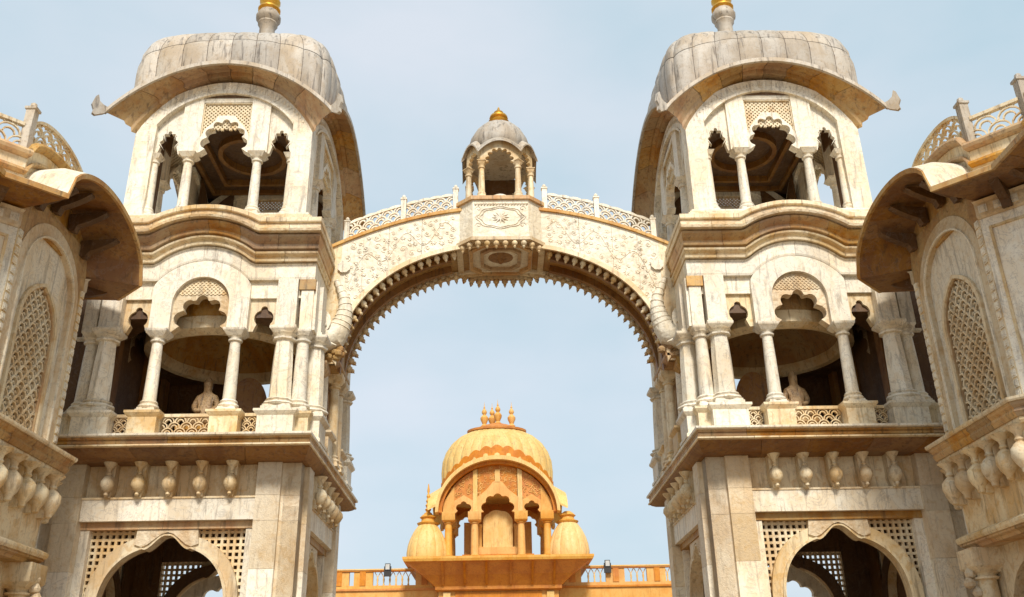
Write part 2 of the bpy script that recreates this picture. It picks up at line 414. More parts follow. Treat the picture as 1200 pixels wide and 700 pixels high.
# ================================================================== THE GATE TOWER
TW_X, TW_Y = 8.1, 26.1
def build_tower():
    T = thing('gate_tower', 'left marble gate tower with domed kiosk, balcony storey and cusped arches', 'tower', (-TW_X, TW_Y, 0))
    SH = -0.2                       # the ground storey sits a little further from the gate axis (left tower: towards -x)
    # ---------------------------------------------------------------- ground storey, z GZ .. 5.8
    for fr in (True, False):
        H, D = (3.2, 3.0) if fr else (3.0, 3.2)
        Wo = H - 1.07
        faces = (0, 2) if fr else (1, 3)
        def shifted(name, me, k, u=0.0, d=0.0, z=0.0):
            o = put(name, me, T, k, u, d, z); o.location.x += SH; return o
        wide = [MB().fbox(-0.3, 0.3, -0.35, 0.12, a, b - 0.006).mesh('pilaster_block', M_WHITE if b < 4 else M_CARVEP, False)
                for a, b in ((GZ, 0.9), (0.9, 3.2), (3.2, 4.35), (4.35, 4.98), (4.98, 5.8))]
        nar = [MB().fbox(-0.2, 0.2, -0.5, 0.0, a, b - 0.006).mesh('pilaster_block', M_WHITE if b < 4 else M_CARVEP, False)
               for a, b in ((GZ, 1.6), (1.6, 4.35), (4.35, 4.98), (4.98, 5.8))]
        joint = MB().fbox(-0.1, 0.1, -0.4, -0.03, GZ, 5.8).mesh('pier_core', M_AMBER, False)
        recess = MB().fbox(-Wo, Wo, -0.4, -0.16, 4.95, 5.82).mesh('frieze_panel', M_CREAM, False)
        lint = MB().fbox(-Wo, 0.0, -0.4, 0.02, 4.40, 4.95).mesh('lintel_block', M_WHITE, False)
        lint2 = MB().fbox(0.003, Wo, -0.4, 0.025, 4.40, 4.95).mesh('lintel_block', M_WHITE, False)
        under = MB().fbox(-Wo, Wo, -0.45, -0.13, 4.22, 4.397).mesh('lintel_moulding', M_AMBER, False)
        shelf = MB().fbox(-Wo, Wo, -0.15, 0.05, 4.93, 4.975).mesh('string_course', M_CREAM, False)
        jamb = MB().fbox(-0.11, 0.11, -0.45, -0.16, GZ, 4.215).mesh('jamb', M_WHITE, False)
        # arch ring, ogee notch at the top
        hw = Wo - 0.58; zs = 3.82 - hw
        inner, outer = [], []
        N = 64
        for i in range(N + 1):
            a = PI * i / N; x = hw * math.cos(a); se = lambda x_, h_: h_ * max(0.0, 1 - abs(x_ / h_) ** 2.35) ** (1 / 2.35); z = zs + se(x, hw)
            if abs(x) < 0.56:
                t = 1 - abs(x) / 0.56; z = zs + se(0.56, hw) - 0.03 + 0.34 * (0.5 - 0.5 * math.cos(PI * min(1, t * 1.08)))
            inner.append((x, z)); outer.append(((hw + 0.30) * math.cos(a), min(4.21, zs + se((hw + 0.30) * math.cos(a), hw + 0.30))))
        inner = [(hw, GZ)] + inner + [(-hw, GZ)]; outer = [(hw + 0.30, GZ)] + outer + [(-hw - 0.30, GZ)]
        ring = MB().strip(inner, outer, -0.55, -0.22)
        bead_i = [(x * 0.985, z - 0.0) for x, z in inner]; bead_o = [(x * 1.03, z + 0.04) for x, z in inner]
        ring.strip(bead_i, bead_o, -0.22, -0.17)
        ring = ring.mesh('arch_ring', M_CREAM, False)
        crown = MB().prism([(-0.74, 4.212), (-0.78, 3.86), (-0.60, 3.80), (-0.46, 3.86), (-0.3, 3.99), (-0.14, 4.11), (0, 4.15), (0.14, 4.11), (0.3, 3.99), (0.46, 3.86), (0.60, 3.80), (0.78, 3.86), (0.74, 4.212)], -0.4, -0.17).mesh('carved_crown', M_CARVE, False)
        shade_sheets = [MB().strip(inner, outer, -0.60, -0.553), MB().fbox(-Wo, Wo, -0.50, -0.455, 4.225, 5.82)]  # thin dark sheets: interior shade painted onto the backs of the face
        for sg in (-1, 1): shade_sheets.append(MB().fbox(*sorted((sg * (Wo - 0.24), sg * (H - 0.3))), -0.56, -0.51, GZ, 5.8))
        shade_sheets = [q.mesh('inner_shade_sheet', M_INNER_SHADE, False) for q in shade_sheets]
        jal = MB()
        def zarch(u):
            q = hw + 0.27
            return zs + math.sqrt(max(0, q*q - u*u)) if abs(u) < q else zs - 0.2
        st = 0.155; t = 0.032
        for sg in (-1, 1):
            u = Wo - 0.21
            while u > 0.35:
                z0 = max(zarch(u), 2.5)
                if z0 < 4.18: jal.fbox(sg*u - t, sg*u + t, -0.42, -0.34, z0, 4.22)
                u -= st
            z = 4.16
            while z > 2.55:
                q = hw + 0.27
                ui = math.sqrt(max(0.16, q*q - (z - zs)**2)) if z > zs else q
                if ui < Wo - 0.25:
                    a, b = sorted((sg*ui, sg*(Wo - 0.2))); jal.fbox(a, b, -0.415, -0.345, z - t, z + t)
                z -= st
        jal = jal.mesh('jali_screen', M_CREAM, False)
        brk = MB(); brk.smooth = True
        brk.lathe([(0.03, -0.83), (0.06, -0.8), (0.05, -0.74), (0.13, -0.68), (0.195, -0.57), (0.185, -0.47), (0.12, -0.36), (0.05, -0.31),
                   (0.075, -0.27), (0.05, -0.23), (0.07, -0.15), (0.15, -0.06), (0.18, -0.0)], 12, (0, -0.20, 0), sx=0.9)
        brk.prism([(-0.07, -0.84), (0.07, -0.84), (0.12, -0.6), (0.12, 0), (-0.12, 0), (-0.12, -0.6)], -0.16, 0.12)
        brk = brk.mesh('bracket', M_CREAM)
        for k in faces:
            for sg in (-1, 1):
                for me in wide: shifted('pilaster_block', me, k, sg * (H - 0.77), D)
                for me in nar: shifted('pilaster_block', me, k, sg * (H - 0.2), D)
                shifted('pier_core', joint, k, sg * (H - 0.44), D)
                shifted('jamb', jamb, k, sg * (Wo - 0.11), D)
            for nm, me in (('frieze_panel', recess), ('lintel_block', lint), ('lintel_block', lint2), ('lintel_moulding', under),
                           ('string_course', shelf), ('arch_ring', ring), ('carved_crown', crown), ('jali_screen', jal), *[('inner_shade_sheet', q) for q in shade_sheets]):
                shifted(nm, me, k, 0, D)
            if k == 2:
                cz = cusps(hw - 0.34, zs - 0.1, zs + hw - 0.42, 4, 0.16)
                ol = [(hw - 0.005, GZ)] + [((hw - 0.005) * math.cos(PI * i / 30), zs + (hw - 0.005) * math.sin(PI * i / 30)) for i in range(31)] + [(-hw + 0.005, GZ)]
                A_, B_ = panel_with_hole(cz, ol, 0, zs - 0.1)
                shifted('cusped_arch', cached('l0cusp', lambda: MB().strip(A_, B_, -0.5, -0.3).mesh('cusped_arch', M_CARVEW, False)), k, 0, D)
            for j in range(5): shifted('bracket', brk, k, (j - 2) * 0.755 * (Wo / 2.13), D, 5.8)
    ceil = MB().box(-2.95, 2.95, -2.75, 2.75, 5.83, 6.2).mesh('ceiling_slab', M_INNER_SHADE, False)
    ob('ceiling_slab', ceil, T, (SH, 0, 0))
    cm = MB()
    for q, zq in ((2.3, 5.72), (1.6, 5.66)):
        for a, b, c, d in ((-q, q, -q, -q + 0.14), (-q, q, q - 0.14, q), (-q, -q + 0.14, -q + 0.14, q - 0.14), (q - 0.14, q, -q + 0.14, q - 0.14)): cm.box(a, b, c, d, zq, 5.832)
    ob('ceiling_moulding', cm.mesh('ceiling_moulding', M_AMBER, False), T, (SH, 0, 0))
    # ---------------------------------------------------------------- first cornice, z 5.78 .. 6.33 (edge 3.6 x 4.1 from its centre)
    ring_blocks(T, 'cornice_soffit', [(-0.5, 5.80), (0.30, 5.80), (0.52, 5.85), (0.74, 5.93), (0.84, 5.99), (-0.5, 5.99)], 3.2, 3.0, 0.40, 1.12, M_BROWN_SHADED, (5, 5), cx=SH)
    ring_blocks(T, 'cornice_block', [(-0.5, 5.993), (0.91, 5.993), (0.94, 6.01), (0.94, 6.045), (-0.5, 6.045)], 3.2, 3.0, 0.40, 1.12, M_CREAM, (5, 5), cx=SH)
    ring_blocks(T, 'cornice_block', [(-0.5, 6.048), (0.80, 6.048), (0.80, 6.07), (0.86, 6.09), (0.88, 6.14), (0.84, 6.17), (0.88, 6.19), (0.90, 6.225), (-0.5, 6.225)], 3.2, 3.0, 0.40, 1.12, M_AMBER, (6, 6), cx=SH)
    ring_blocks(T, 'cornice_block', [(-0.5, 6.228), (0.99, 6.228), (1.01, 6.25), (1.01, 6.30), (0.6, 6.33), (-0.5, 6.33)], 3.2, 3.0, 0.40, 1.12, M_WHITE, (6, 6), cx=SH)
    ob('balcony_floor', MB().box(-3.1, 3.1, -3.2, 3.2, 6.215, 6.36).mesh('balcony_floor', M_CREAM, False), T, (SH * 0.5, 0, 0))
    # ---------------------------------------------------------------- balcony storey, z 6.33 .. 10.8
    colA = column_meshes('A', 2.28, 0.165, cap_w=0.27, cap_h=0.28)
    colB = column_meshes('B', 2.28, 0.28, n=8, cap_w=0.33, cap_h=0.28)
    colC = column_meshes('C', 2.28, 0.19, cap_w=0.22, cap_h=0.28)
    pedp = [(0.05, 6.36), (0.05, 6.44), (0.0, 6.48), (0.0, 6.92), (0.04, 6.96), (0.09, 7.02), (0.09, 7.08)]
    ped = MB().rect(pedp, 0.36, 0.30).mesh('pedestal', M_CREAM, False)
    pedW = MB().rect(pedp, 0.46, 0.34).mesh('pedestal', M_WHITE, False)
    pedN = MB().rect([(o, z - 0.004) for o, z in pedp], 0.22, 0.25).mesh('pedestal', M_CREAM, False)
    for fr in (True, False):
        H, D = (3.0, 3.1) if fr else (3.1, 3.0)
        faces = (0, 2) if fr else (1, 3)
        a1 = 1.02; iw = 0.76                                   # column position, half width of the centre bay opening
        c1 = H - 0.68
        # fish-scale balustrade
        bal = MB()
        scale_screen(bal, -0.62, 0.62, 6.43, 7.0, -0.04, 0.03, r=0.155)
        bal.fbox(-0.62, 0.62, -0.06, 0.05, 6.365, 6.43).fbox(-0.62, 0.62, -0.06, 0.06, 7.0, 7.08)
        bal = bal.mesh('balustrade_screen', M_CREAM, False)
        bw = (c1 - 0.5) - (a1 + 0.41)
        bs = MB()
        scale_screen(bs, -bw/2 - 0.02, bw/2 + 0.02, 6.43, 7.0, -0.04, 0.03, r=0.12)
        bs.fbox(-bw/2 - 0.04, bw/2 + 0.04, -0.06, 0.05, 6.365, 6.43).fbox(-bw/2 - 0.04, bw/2 + 0.04, -0.06, 0.06, 7.0, 7.08)
        bs = bs.mesh('balustrade_screen', M_CREAM, False)
        # arch surround and cusped tympanum
        A = [(iw, 9.36)] + arc(iw, 10.16, 10.92, 22) + [(-iw, 9.36)]
        B = [(1.30, 9.36)] + [(min(1.30, max(-1.30, 1.42 * math.cos(PI*i/22))), 10.16 + 1.26 * math.sin(PI*i/22)) for i in range(23)] + [(-1.30, 9.36)]
        sur = MB().strip(A, B, -0.22, 0.10).mesh('arch_surround', M_WHITE, False)
        cu = cusps(iw * 0.84, 9.52, 10.32, 2, 0.20)
        outl = [(iw, 9.30)] + arc(iw + 0.02, 10.16, 10.93, 22) + [(-iw, 9.30)]
        Ai, Bi = panel_with_hole([(iw - 0.04, 9.37)] + cu + [(-iw + 0.04, 9.37)], outl, 0, 9.36)
        tym = MB().strip(Ai, Bi, -0.30, -0.03)
        tym = tym.mesh('cusped_arch', M_CARVE, False)
        net = diag_screen(MB(), -iw + 0.1, iw - 0.1, 10.42, 10.86, -0.03, -0.008, 0.11, 0.014, keep=lambda u, z: (u*u + (z - 10.16)**2) < (iw - 0.06)**2)
        net = net.mesh('net_relief', M_CREAM, False)
        # side bays: square head with a trefoil cut-out
        sb0, sb1 = 1.305, c1 - 0.27
        mid, hb = (sb0 + sb1) / 2, (sb1 - sb0) / 2
        tc = [(x, z) for x, z in cusps(hb * 0.62, 9.58, 10.06, 1, 0.10)]
        Ai, Bi = panel_with_hole([(hb * 0.72, 9.37)] + tc + [(-hb * 0.72, 9.37)], [(hb, 9.30), (hb, 10.30), (-hb, 10.30), (-hb, 9.30)], 0, 9.36)
        tre = MB().strip(Ai, Bi, -0.28, -0.10).mesh('trefoil_panel', M_CREAM, False)
        head = MB().fbox(sb0 - 0.2, H - 0.03, -0.30, -0.012, 10.305, 10.84).mesh('wall_panel', M_WHITE, False)
        headm = MB().fbox(-(H - 0.03), -(sb0 - 0.2), -0.30, -0.012, 10.305, 10.84).mesh('wall_panel', M_WHITE, False)
        pilA = MB().fbox(-0.27, 0.27, -0.3, 0.17, 9.36, 10.80)
        pilA.fbox(-0.31, 0.31, -0.3, 0.21, 9.36, 9.44); pilA = pilA.mesh('upper_pilaster', M_WHITE, False)
        pilB = MB().fbox(-0.165, 0.165, -0.3, 0.08, 9.36, 10.78).mesh('upper_pilaster', M_WHITE, False)
        capb = MB().fbox(-0.22, 0.22, -0.28, 0.22, 10.5, 10.80).mesh('pilaster_capital', M_AMBER, False)
        for k in faces:
            put('balustrade_screen', bal, T, k, 0, D - 0.05)
            put('arch_surround', sur, T, k, 0, D); put('cusped_arch', tym, T, k, 0, D); put('net_relief', net, T, k, 0, D)
            put('wall_panel', head, T, k, 0, D); put('wall_panel', headm, T, k, 0, D)
            for sg in (-1, 1):
                put('pedestal', ped, T, k, sg * a1, D + 0.02)
                put_column(T, k, sg * a1, D, 7.08, colA)
                put('trefoil_panel', tre, T, k, sg * mid, D)
                put('balustrade_screen', bs, T, k, sg * (a1 + 0.41 + bw/2), D - 0.05)
                put('upper_pilaster', pilA, T, k, sg * c1, D); put('upper_pilaster', pilB, T, k, sg * (H - 0.16), D)
                put_column(T, k, sg * (c1), D + 0.02, 7.08, colB)
                if fr or True: put('pedestal', pedW, T, k, sg * c1, D)
        for k in faces:
            if fr:
                for sg in (-1, 1):
                    put_column(T, k, sg * (H - 0.22), D - 0.12, 7.08, colC)
                    put('pedestal', pedN, T, k, sg * (H - 0.12), D - 0.18)
                    put('pilaster_capital', capb, T, k, sg * (H - 0.17), D - 0.1)
    # inside of the balcony storey
    ob('back_wall', MB().box(-2.8, -0.5, 2.62, 2.8, 6.37, 10.84).mesh('back_wall', M_INNER_SHADE, False), T)
    ob('side_wall', MB().box(-3.75, -2.7, -2.72, 2.61, 6.37, 10.84).mesh('side_wall', M_INNER_SHADE, False), T)
    ob('side_wall', MB().box(-3.35, -3.1, -2.7, 2.7, GZ, 5.82).mesh('side_wall', M_INNER_SHADE, False), T)
    for sy in (-1.75, 0.6, 2.2): ob('inner_pilaster', MB().box(-2.7, -2.55, sy - 0.2, sy + 0.2, 6.37, 10.0).mesh('inner_pilaster', M_BROWN_SHADED, False), T)
    ob('ceiling_slab', MB().box(-2.95, 2.95, -3.05, 3.05, 10.845, 11.1).mesh('ceiling_slab', M_INNER_SHADE, False), T)
    rg = MB(); rg.smooth = True
    N = 40
    rg.sweep([[(q * math.cos(2*PI*i/N), q * math.sin(2*PI*i/N), z) for q, z in ((2.42, 9.75), (2.2, 9.62), (2.05, 9.66), (1.98, 9.84), (1.98, 10.1), (2.42, 10.1))] for i in range(N)], closed=True)
    ob('ceiling_ring', rg.mesh('ceiling_ring', M_CREAM), T)
    dr = MB(); dr.smooth = True
    dr.sweep([[(q * math.cos(2*PI*i/N), q * math.sin(2*PI*i/N), z) for q, z in ((1.97, 9.95), (1.90, 10.3), (1.5, 10.65), (1.0, 10.83), (2.4, 10.84), (2.4, 10.1))] for i in range(N)], closed=True)
    ob('drum', dr.mesh('drum', M_AMBER), T)
    for k in range(4):
        for sg in (-1, 1):
            pass
    cornr = MB().hprism([(2.93, 1.0), (2.93, 2.93), (1.0, 2.93)], 9.8, 10.84).mesh('squinch', M_INNER_SHADE, False)
    for k in range(4): put('squinch', cornr, T, k)
    # ---------------------------------------------------------------- second cornice, rising in an arch over the centre bay
    def bump(u, z):
        f = min(1, max(0, (z - 10.8) / 1.6)); rise = 0.60 - 0.18 * f; w = 1.22 + 0.33 * f
        if abs(u) >= w: return 0.0
        Rr = (w*w + rise*rise) / (2 * rise)
        return math.sqrt(Rr*Rr - u*u) - (Rr - rise)
    ring_blocks(T, 'cornice_block', [(-0.3, 10.80), (0.06, 10.80), (0.08, 10.86), (0.10, 11.2), (0.14, 11.24), (-0.3, 11.24)], 3.0, 3.15, 0.3, 1, M_WHITE, (6, 3), bump)
    ring_blocks(T, 'cornice_block', [(-0.3, 11.243), (0.06, 11.243), (0.06, 11.27), (0.22, 11.28), (0.24, 11.34), (0.16, 11.36), (0.18, 11.42), (0.32, 11.47), (0.34, 11.52), (-0.3, 11.52)], 3.0, 3.15, 0.3, 1, M_CREAM, (7, 4), bump)
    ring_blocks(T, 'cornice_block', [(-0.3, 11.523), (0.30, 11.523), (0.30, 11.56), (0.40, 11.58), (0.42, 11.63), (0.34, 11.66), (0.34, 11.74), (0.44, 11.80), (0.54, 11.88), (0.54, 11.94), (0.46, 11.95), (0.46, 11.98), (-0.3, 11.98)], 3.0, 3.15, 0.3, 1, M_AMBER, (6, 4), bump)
    ring_blocks(T, 'cornice_block', [(-0.3, 11.983), (0.68, 11.983), (0.70, 12.05), (0.58, 12.07), (0.56, 12.10), (0.56, 12.27), (-0.3, 12.27)], 3.0, 3.15, 0.3, 1, M_CARVE, (7, 4), bump)
    ring_blocks(T, 'cornice_block', [(-0.3, 12.273), (0.62, 12.273), (0.64, 12.30), (0.64, 12.42), (0.60, 12.44), (-0.3, 12.44)], 3.0, 3.15, 0.3, 1, M_CREAM, (13, 5), bump)
    ob('kiosk_base', MB().rect([(0.16, 12.40), (0.16, 12.72), (0.10, 12.74), (0.10, 12.80)], 2.66, 3.17).mesh('kiosk_base', M_CREAM, False), T)
    # ---------------------------------------------------------------- kiosk, z 12.8 .. 17.5
    ob('kiosk_sill', MB().rect([(0.05, 12.80), (0.05, 12.90), (0.0, 12.93)], 2.64, 3.12).mesh('kiosk_sill', M_WHITE, False), T)
    for fr in (True, False):
        H, D = (2.58, 3.05) if fr else (3.05, 2.58)
        faces = (0, 2) if fr else (1, 3)
        pi_ = H - 0.58; a1 = 1.0 if fr else 1.22; iw = a1 - 0.28; po = a1 + 0.28
        zc = 15.02; zb0, zb1 = 15.95, 17.06                     # spring and crown of the inner line of the band
        def zin(u): 
            rise = zb1 - zb0; Rr = (pi_*pi_ + rise*rise) / (2*rise)
            return zb0 + math.sqrt(max(0, Rr*Rr - u*u)) - (Rr - rise)
        pier = MB().fbox(-0.29, 0.29, -0.58, 0.0, 12.93, 15.97)
        pier = pier.mesh('pier', M_WHITE, False)
        reld = MB()
        for j in range(5): reld.fbox(-0.13, 0.13, 0, 0.004, 13.3 + j*0.52, 13.3 + j*0.52 + 0.44)
        reld = reld.mesh('pier_relief', M_WHITE, False)
        eng = column_meshes('K', 2.09, 0.12, cap_w=0.19, cap_h=0.22)
        # arch band in voussoirs
        NV = 11
        outp = lambda f: (H - 2*H*f, 15.97 + (1.50) * (1 - (1 - 2*f)**2) ** 0.8)
        innp = lambda f: (pi_ - 2*pi_*f, zin(pi_ - 2*pi_*f))
        for j in range(NV):
            f0, f1 = j / NV + (0.001 if j else 0), (j + 1) / NV - (0.001 if j < NV - 1 else 0)
            fs = [f0 + (f1 - f0) * i / 4 for i in range(5)]
            m = MB().strip([innp(f) for f in fs], [outp(f) for f in fs], -0.42, -0.002 + random.uniform(-0.004, 0.004))
            m.strip([innp(f) for f in fs], [(x * 1.0 + 0, z + 0.09) for x, z in [innp(f) for f in fs]], -0.002, 0.035)
            m = m.mesh('voussoir', M_WHITE, False)
            both(faces, 'voussoir', m, T, 0, D)
        nt = MB()
        for j in range(46):
            f = (j + 0.5) / 46; xo, zo = outp(f); xi, zi2 = innp(f); x_, z_ = xi * 0.42 + xo * 0.58, zi2 * 0.42 + zo * 0.58
            nt.fbox(x_ - 0.02, x_ + 0.02, 0.0, 0.014, z_ - 0.05, z_ + 0.05)
        nt = nt.mesh('carved_notches', M_WHITE, False)
        for q_ in both(faces, 'carved_notches', nt, T, 0, D): q_['kind'] = 'stuff'
        post = MB()
        zt0, zt1 = zin(iw) + 0.0, zin(po)
        post.prism([(iw, zc), (po, zc), (po, zt1 + 0.03), ((iw+po)/2, zin((iw+po)/2) + 0.03), (iw, zt0 + 0.03)], -0.30, -0.05)
        postR = post.mesh('post', M_WHITE, False)
        postL = MB().prism([(-x, z) for x, z in reversed([(iw, zc), (po, zc), (po, zt1 + 0.03), ((iw+po)/2, zin((iw+po)/2) + 0.03), (iw, zt0 + 0.03)])], -0.30, -0.05).mesh('post', M_WHITE, False)
        lt = MB().prism([(-iw, 16.80), (iw, 16.80), (iw, zt0 + 0.02), (0, zb1 + 0.02), (-iw, zt0 + 0.02)], -0.28, -0.08).mesh('lintel', M_WHITE, False)
        cu = cusps(iw * 0.86, 15.16, 16.10, 3, 0.17)
        hood = [(iw, 15.0), (iw, 15.55), (iw * 0.82, 15.86), (iw * 0.5, 16.12), (iw*0.34, 16.32), (-iw*0.34, 16.32), (-iw*0.5, 16.12), (-iw*0.82, 15.86), (-iw, 15.55), (-iw, 15.0)]
        Ai, Bi = panel_with_hole([(iw - 0.03, 15.04)] + cu + [(-iw + 0.03, 15.04)], hood, 0, 15.03)
        arcm = MB().strip(Ai, Bi, -0.34, -0.06).mesh('cusped_arch', M_WHITE, False)
        scr = diag_screen(MB(), -iw, iw, 15.5, 16.80, -0.2, -0.14, 0.125, 0.02, keep=lambda u, z: z > 15.86 or abs(u) > iw * 0.8 + (15.86 - z) * 0.3)
        for j in (-1, 1): scr.fbox(j*iw - 0.03, j*iw + 0.03, -0.22, -0.10, 15.5, 16.80)
        scr.fbox(-iw, iw, -0.22, -0.10, 16.76, 16.82)
        scr = scr.mesh('jali_screen', M_CREAM, False)
        # side bays
        s0, s1 = po, pi_
        mid, hb = (s0 + s1) / 2, (s1 - s0) / 2
        tc = cusps(hb * 0.62, 15.25, 15.78, 2, 0.13)
        otl = [(hb, 15.0), (hb, zin(s1) + 0.05), (0, zin(mid) + 0.03), (-hb, zin(s0) + 0.02), (-hb, 15.0)]
        Ai, Bi = panel_with_hole([(hb * 0.85, 15.04)] + tc + [(-hb * 0.85, 15.04)], otl, 0, 15.03)
        trR = MB().strip(Ai, Bi, -0.30, -0.16).mesh('trefoil_panel', M_WHITE, False)
        trL = MB().strip([(-x, z) for x, z in Ai], [(-x, z) for x, z in Bi], -0.30, -0.16).mesh('trefoil_panel', M_WHITE, False)
        kls = []  # dark sheets that paint interior shade behind the kiosk face
        for sg in (-1, 1):
            us = [po + (pi_ + 0.1 - po) * i / 6 for i in range(7)]
            kls.append(MB().strip([(sg * u, 15.85) for u in us], [(sg * u, max(15.9, zin(min(u, pi_)) + 0.25)) for u in us], -0.50, -0.455).mesh('inner_shade_sheet', M_INNER_SHADE, False))
            kls.append(MB().fbox(*sorted((sg * (pi_ - 0.05), sg * (H - 0.3))), -0.66, -0.60, 12.94, 16.2).mesh('inner_shade_sheet', M_INNER_SHADE, False))
        colK = column_meshes('KM', 2.09, 0.145, cap_w=0.24, cap_h=0.22)
        for k in faces:
            put('post', postR, T, k, 0, D); put('post', postL, T, k, 0, D); put('lintel', lt, T, k, 0, D); [put('inner_shade_sheet', q, T, k, 0, D) for q in kls]
            put('cusped_arch', arcm, T, k, 0, D); put('jali_screen', scr, T, k, 0, D)
            put('trefoil_panel', trR, T, k, mid, D); put('trefoil_panel', trL, T, k, -mid, D)
            for sg in (-1, 1):
                if fr: put('pier', pier, T, k, sg * (H - 0.29), D)
                put('pier_relief', reld, T, k, sg * (H - 0.30), D)
                put_column(T, k, sg * a1, D - 0.2, 12.93, colK)
                put_column(T, k, sg * (pi_ - 0.02), D - 0.24, 12.93, eng)
        # ---- curved eave of this face, in stone slabs
        o = 0.68
        NS = 8
        for j in range(NS):
            f0, f1 = -1 + 2 * j / NS + (0.003 if j else 0), -1 + 2 * (j + 1) / NS - (0.003 if j < NS - 1 else 0)
            secs = []
            for i in range(6):
                s = f0 + (f1 - f0) * i / 5
                q = 1 - abs(s) ** 2.0
                lz = 15.98 + 1.74 * q ** 0.92
                iz = 16.02 + 1.98 * q ** 0.85
                sec = []
                for p, z in ((-0.25, iz - 0.36), (0.10, iz - 0.36), (0.12, iz - 0.22), (0.24, iz - 0.19), (0.28, lz * 0.55 + iz * 0.45 - 0.08), (o - 0.05, lz - 0.04), (o, lz - 0.05), (o + 0.01, lz + 0.05),
                             (o * 0.5, (lz + iz) / 2 + 0.10), (-0.25, iz + 0.12)):
                    sec.append((s * (H + max(p, -0.25)), -(D + p), z))
                secs.append(sec)
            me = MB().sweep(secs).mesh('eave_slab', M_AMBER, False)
            both(faces, 'eave_slab', me, T)
        me = MB()
        secs = []
        for i in range(33):
            s = -1 + 2 * i / 32; q = 1 - s * s; lz = 15.98 + 1.74 * q ** 0.92; p = o
            secs.append([(s * (H + p), -(D + p - 0.04), lz - 0.10), (s * (H + p), -(D + p + 0.035), lz - 0.09), (s * (H + p), -(D + p + 0.035), lz + 0.04), (s * (H + p), -(D + p - 0.04), lz + 0.06)])
        me.sweep(secs); both(faces, 'eave_lip', me.mesh('eave_lip', M_DOME, False), T)
    # corner horns
    hn = MB()
    hn.prism([(0, -0.02), (0.12, -0.14), (0.34, -0.28), (0.42, -0.24), (0.40, -0.10), (0.47, 0.06), (0.40, 0.34), (0.33, 0.42), (0.27, 0.22), (0.16, 0.14), (0, 0.10)], -0.05, 0.05)
    hn = hn.mesh('corner_horn', M_DOME, False)
    for sx in (-1, 1):
        for sy in (-1, 1):
            ob('corner_horn', hn, T, (sx * 3.2, sy * 3.68, 16.0), math.atan2(sy, sx * 1.3))
    ob('kiosk_ceiling', MB().box(-2.5, 2.5, -2.98, 2.98, 16.95, 17.15).mesh('kiosk_ceiling', M_INNER_SHADE, False), T)
    cm = MB()
    for qx, qy, zq in ((2.0, 2.5, 16.80), (1.4, 1.8, 16.74)):
        cm.box(-qx, qx, -qy, -qy + .12, zq, 16.953); cm.box(-qx, qx, qy - .12, qy, zq, 16.953)
        cm.box(-qx, -qx + .12, -qy + .12, qy - .12, zq, 16.953); cm.box(qx - .12, qx, -qy + .12, qy - .12, zq, 16.953)
    cm.sweep([[(q*math.cos(2*PI*i/28), q*math.sin(2*PI*i/28), z) for q, z in ((1.1, 16.72), (0.95, 16.72), (0.95, 16.952), (1.1, 16.952))] for i in range(28)], closed=True)
    ob('ceiling_moulding', cm.mesh('ceiling_moulding', M_BROWN_SHADED, False), T)
    # ---------------------------------------------------------------- ribbed dome, panel by panel
    BX, BY = 2.92, 3.36
    prof = [(0.985, 0.0), (1.0, 0.14), (1.005, 0.29), (0.99, 0.40), (0.955, 0.49), (0.89, 0.565), (0.76, 0.655), (0.55, 0.765), (0.28, 0.90), (0.06, 1.0)]
    def dome_pt(k, s, t, inset=0.0, bulge=0.0):
        # s in -1..1 along the side, t in 0..1 up
        j = t * (len(prof) - 1); i = min(int(j), len(prof) - 2); f = j - i
        sc = prof[i][0] * (1 - f) + prof[i+1][0] * f; zt = prof[i][1] * (1 - f) + prof[i+1][1] * f
        a, b = s, -1.0
        n = 13.0 - 6.0 * t
        r = (abs(a)**n + 1) ** (-1 / n)
        fr_ = k % 2 == 0
        X, Y = (BX, BY) if fr_ else (BY, BX)
        x, y = a * r * X * sc, b * r * Y * sc
        L = math.hypot(x, y) or 1
        x += x / L * (bulge - inset); y += y / L * (bulge - inset)
        zb = 16.22 + 1.62 * (1 - (a * r) ** 2) ** 0.9
        ztop = 21.35 if True else 0
        z = zb * (1 - zt) + ztop * zt
        # keep the profile level higher up
        zl = 16.6 + (ztop - 16.6) * zt
        z = zb + (ztop - zb) * zt if zt < 0.2 else (zb + (ztop - zb) * zt) * (1 - min(1, (zt - .2) * 2)) + zl * min(1, (zt - .2) * 2)
        return (x, y, z - (inset if t > 0.5 else 0))
    core = MB()
    for k in range(4):
        a = k * PI / 2; ca, sa = math.cos(a), math.sin(a)
        secs = []
        for i in range(25):
            s = -1 + 2 * i / 24
            secs.append([(p[0]*ca - p[1]*sa, p[0]*sa + p[1]*ca, p[2]) for p in [dome_pt(k, s, t / 14, 0.03) for t in range(15)]])
        n = 15; vs = [p for r_ in secs for p in r_]; fs = []
        for i in range(24):
            for t in range(14):
                fs.append((i*n + t, (i+1)*n + t, (i+1)*n + t + 1, i*n + t + 1))
        core.add(vs, fs)
    ob('dome_core', core.mesh('dome_core', M_JOINT_SHADE, True), T)
    NC = 8
    rows = ((0.0, 0.30), (0.30, 0.56), (0.56, 1.0))
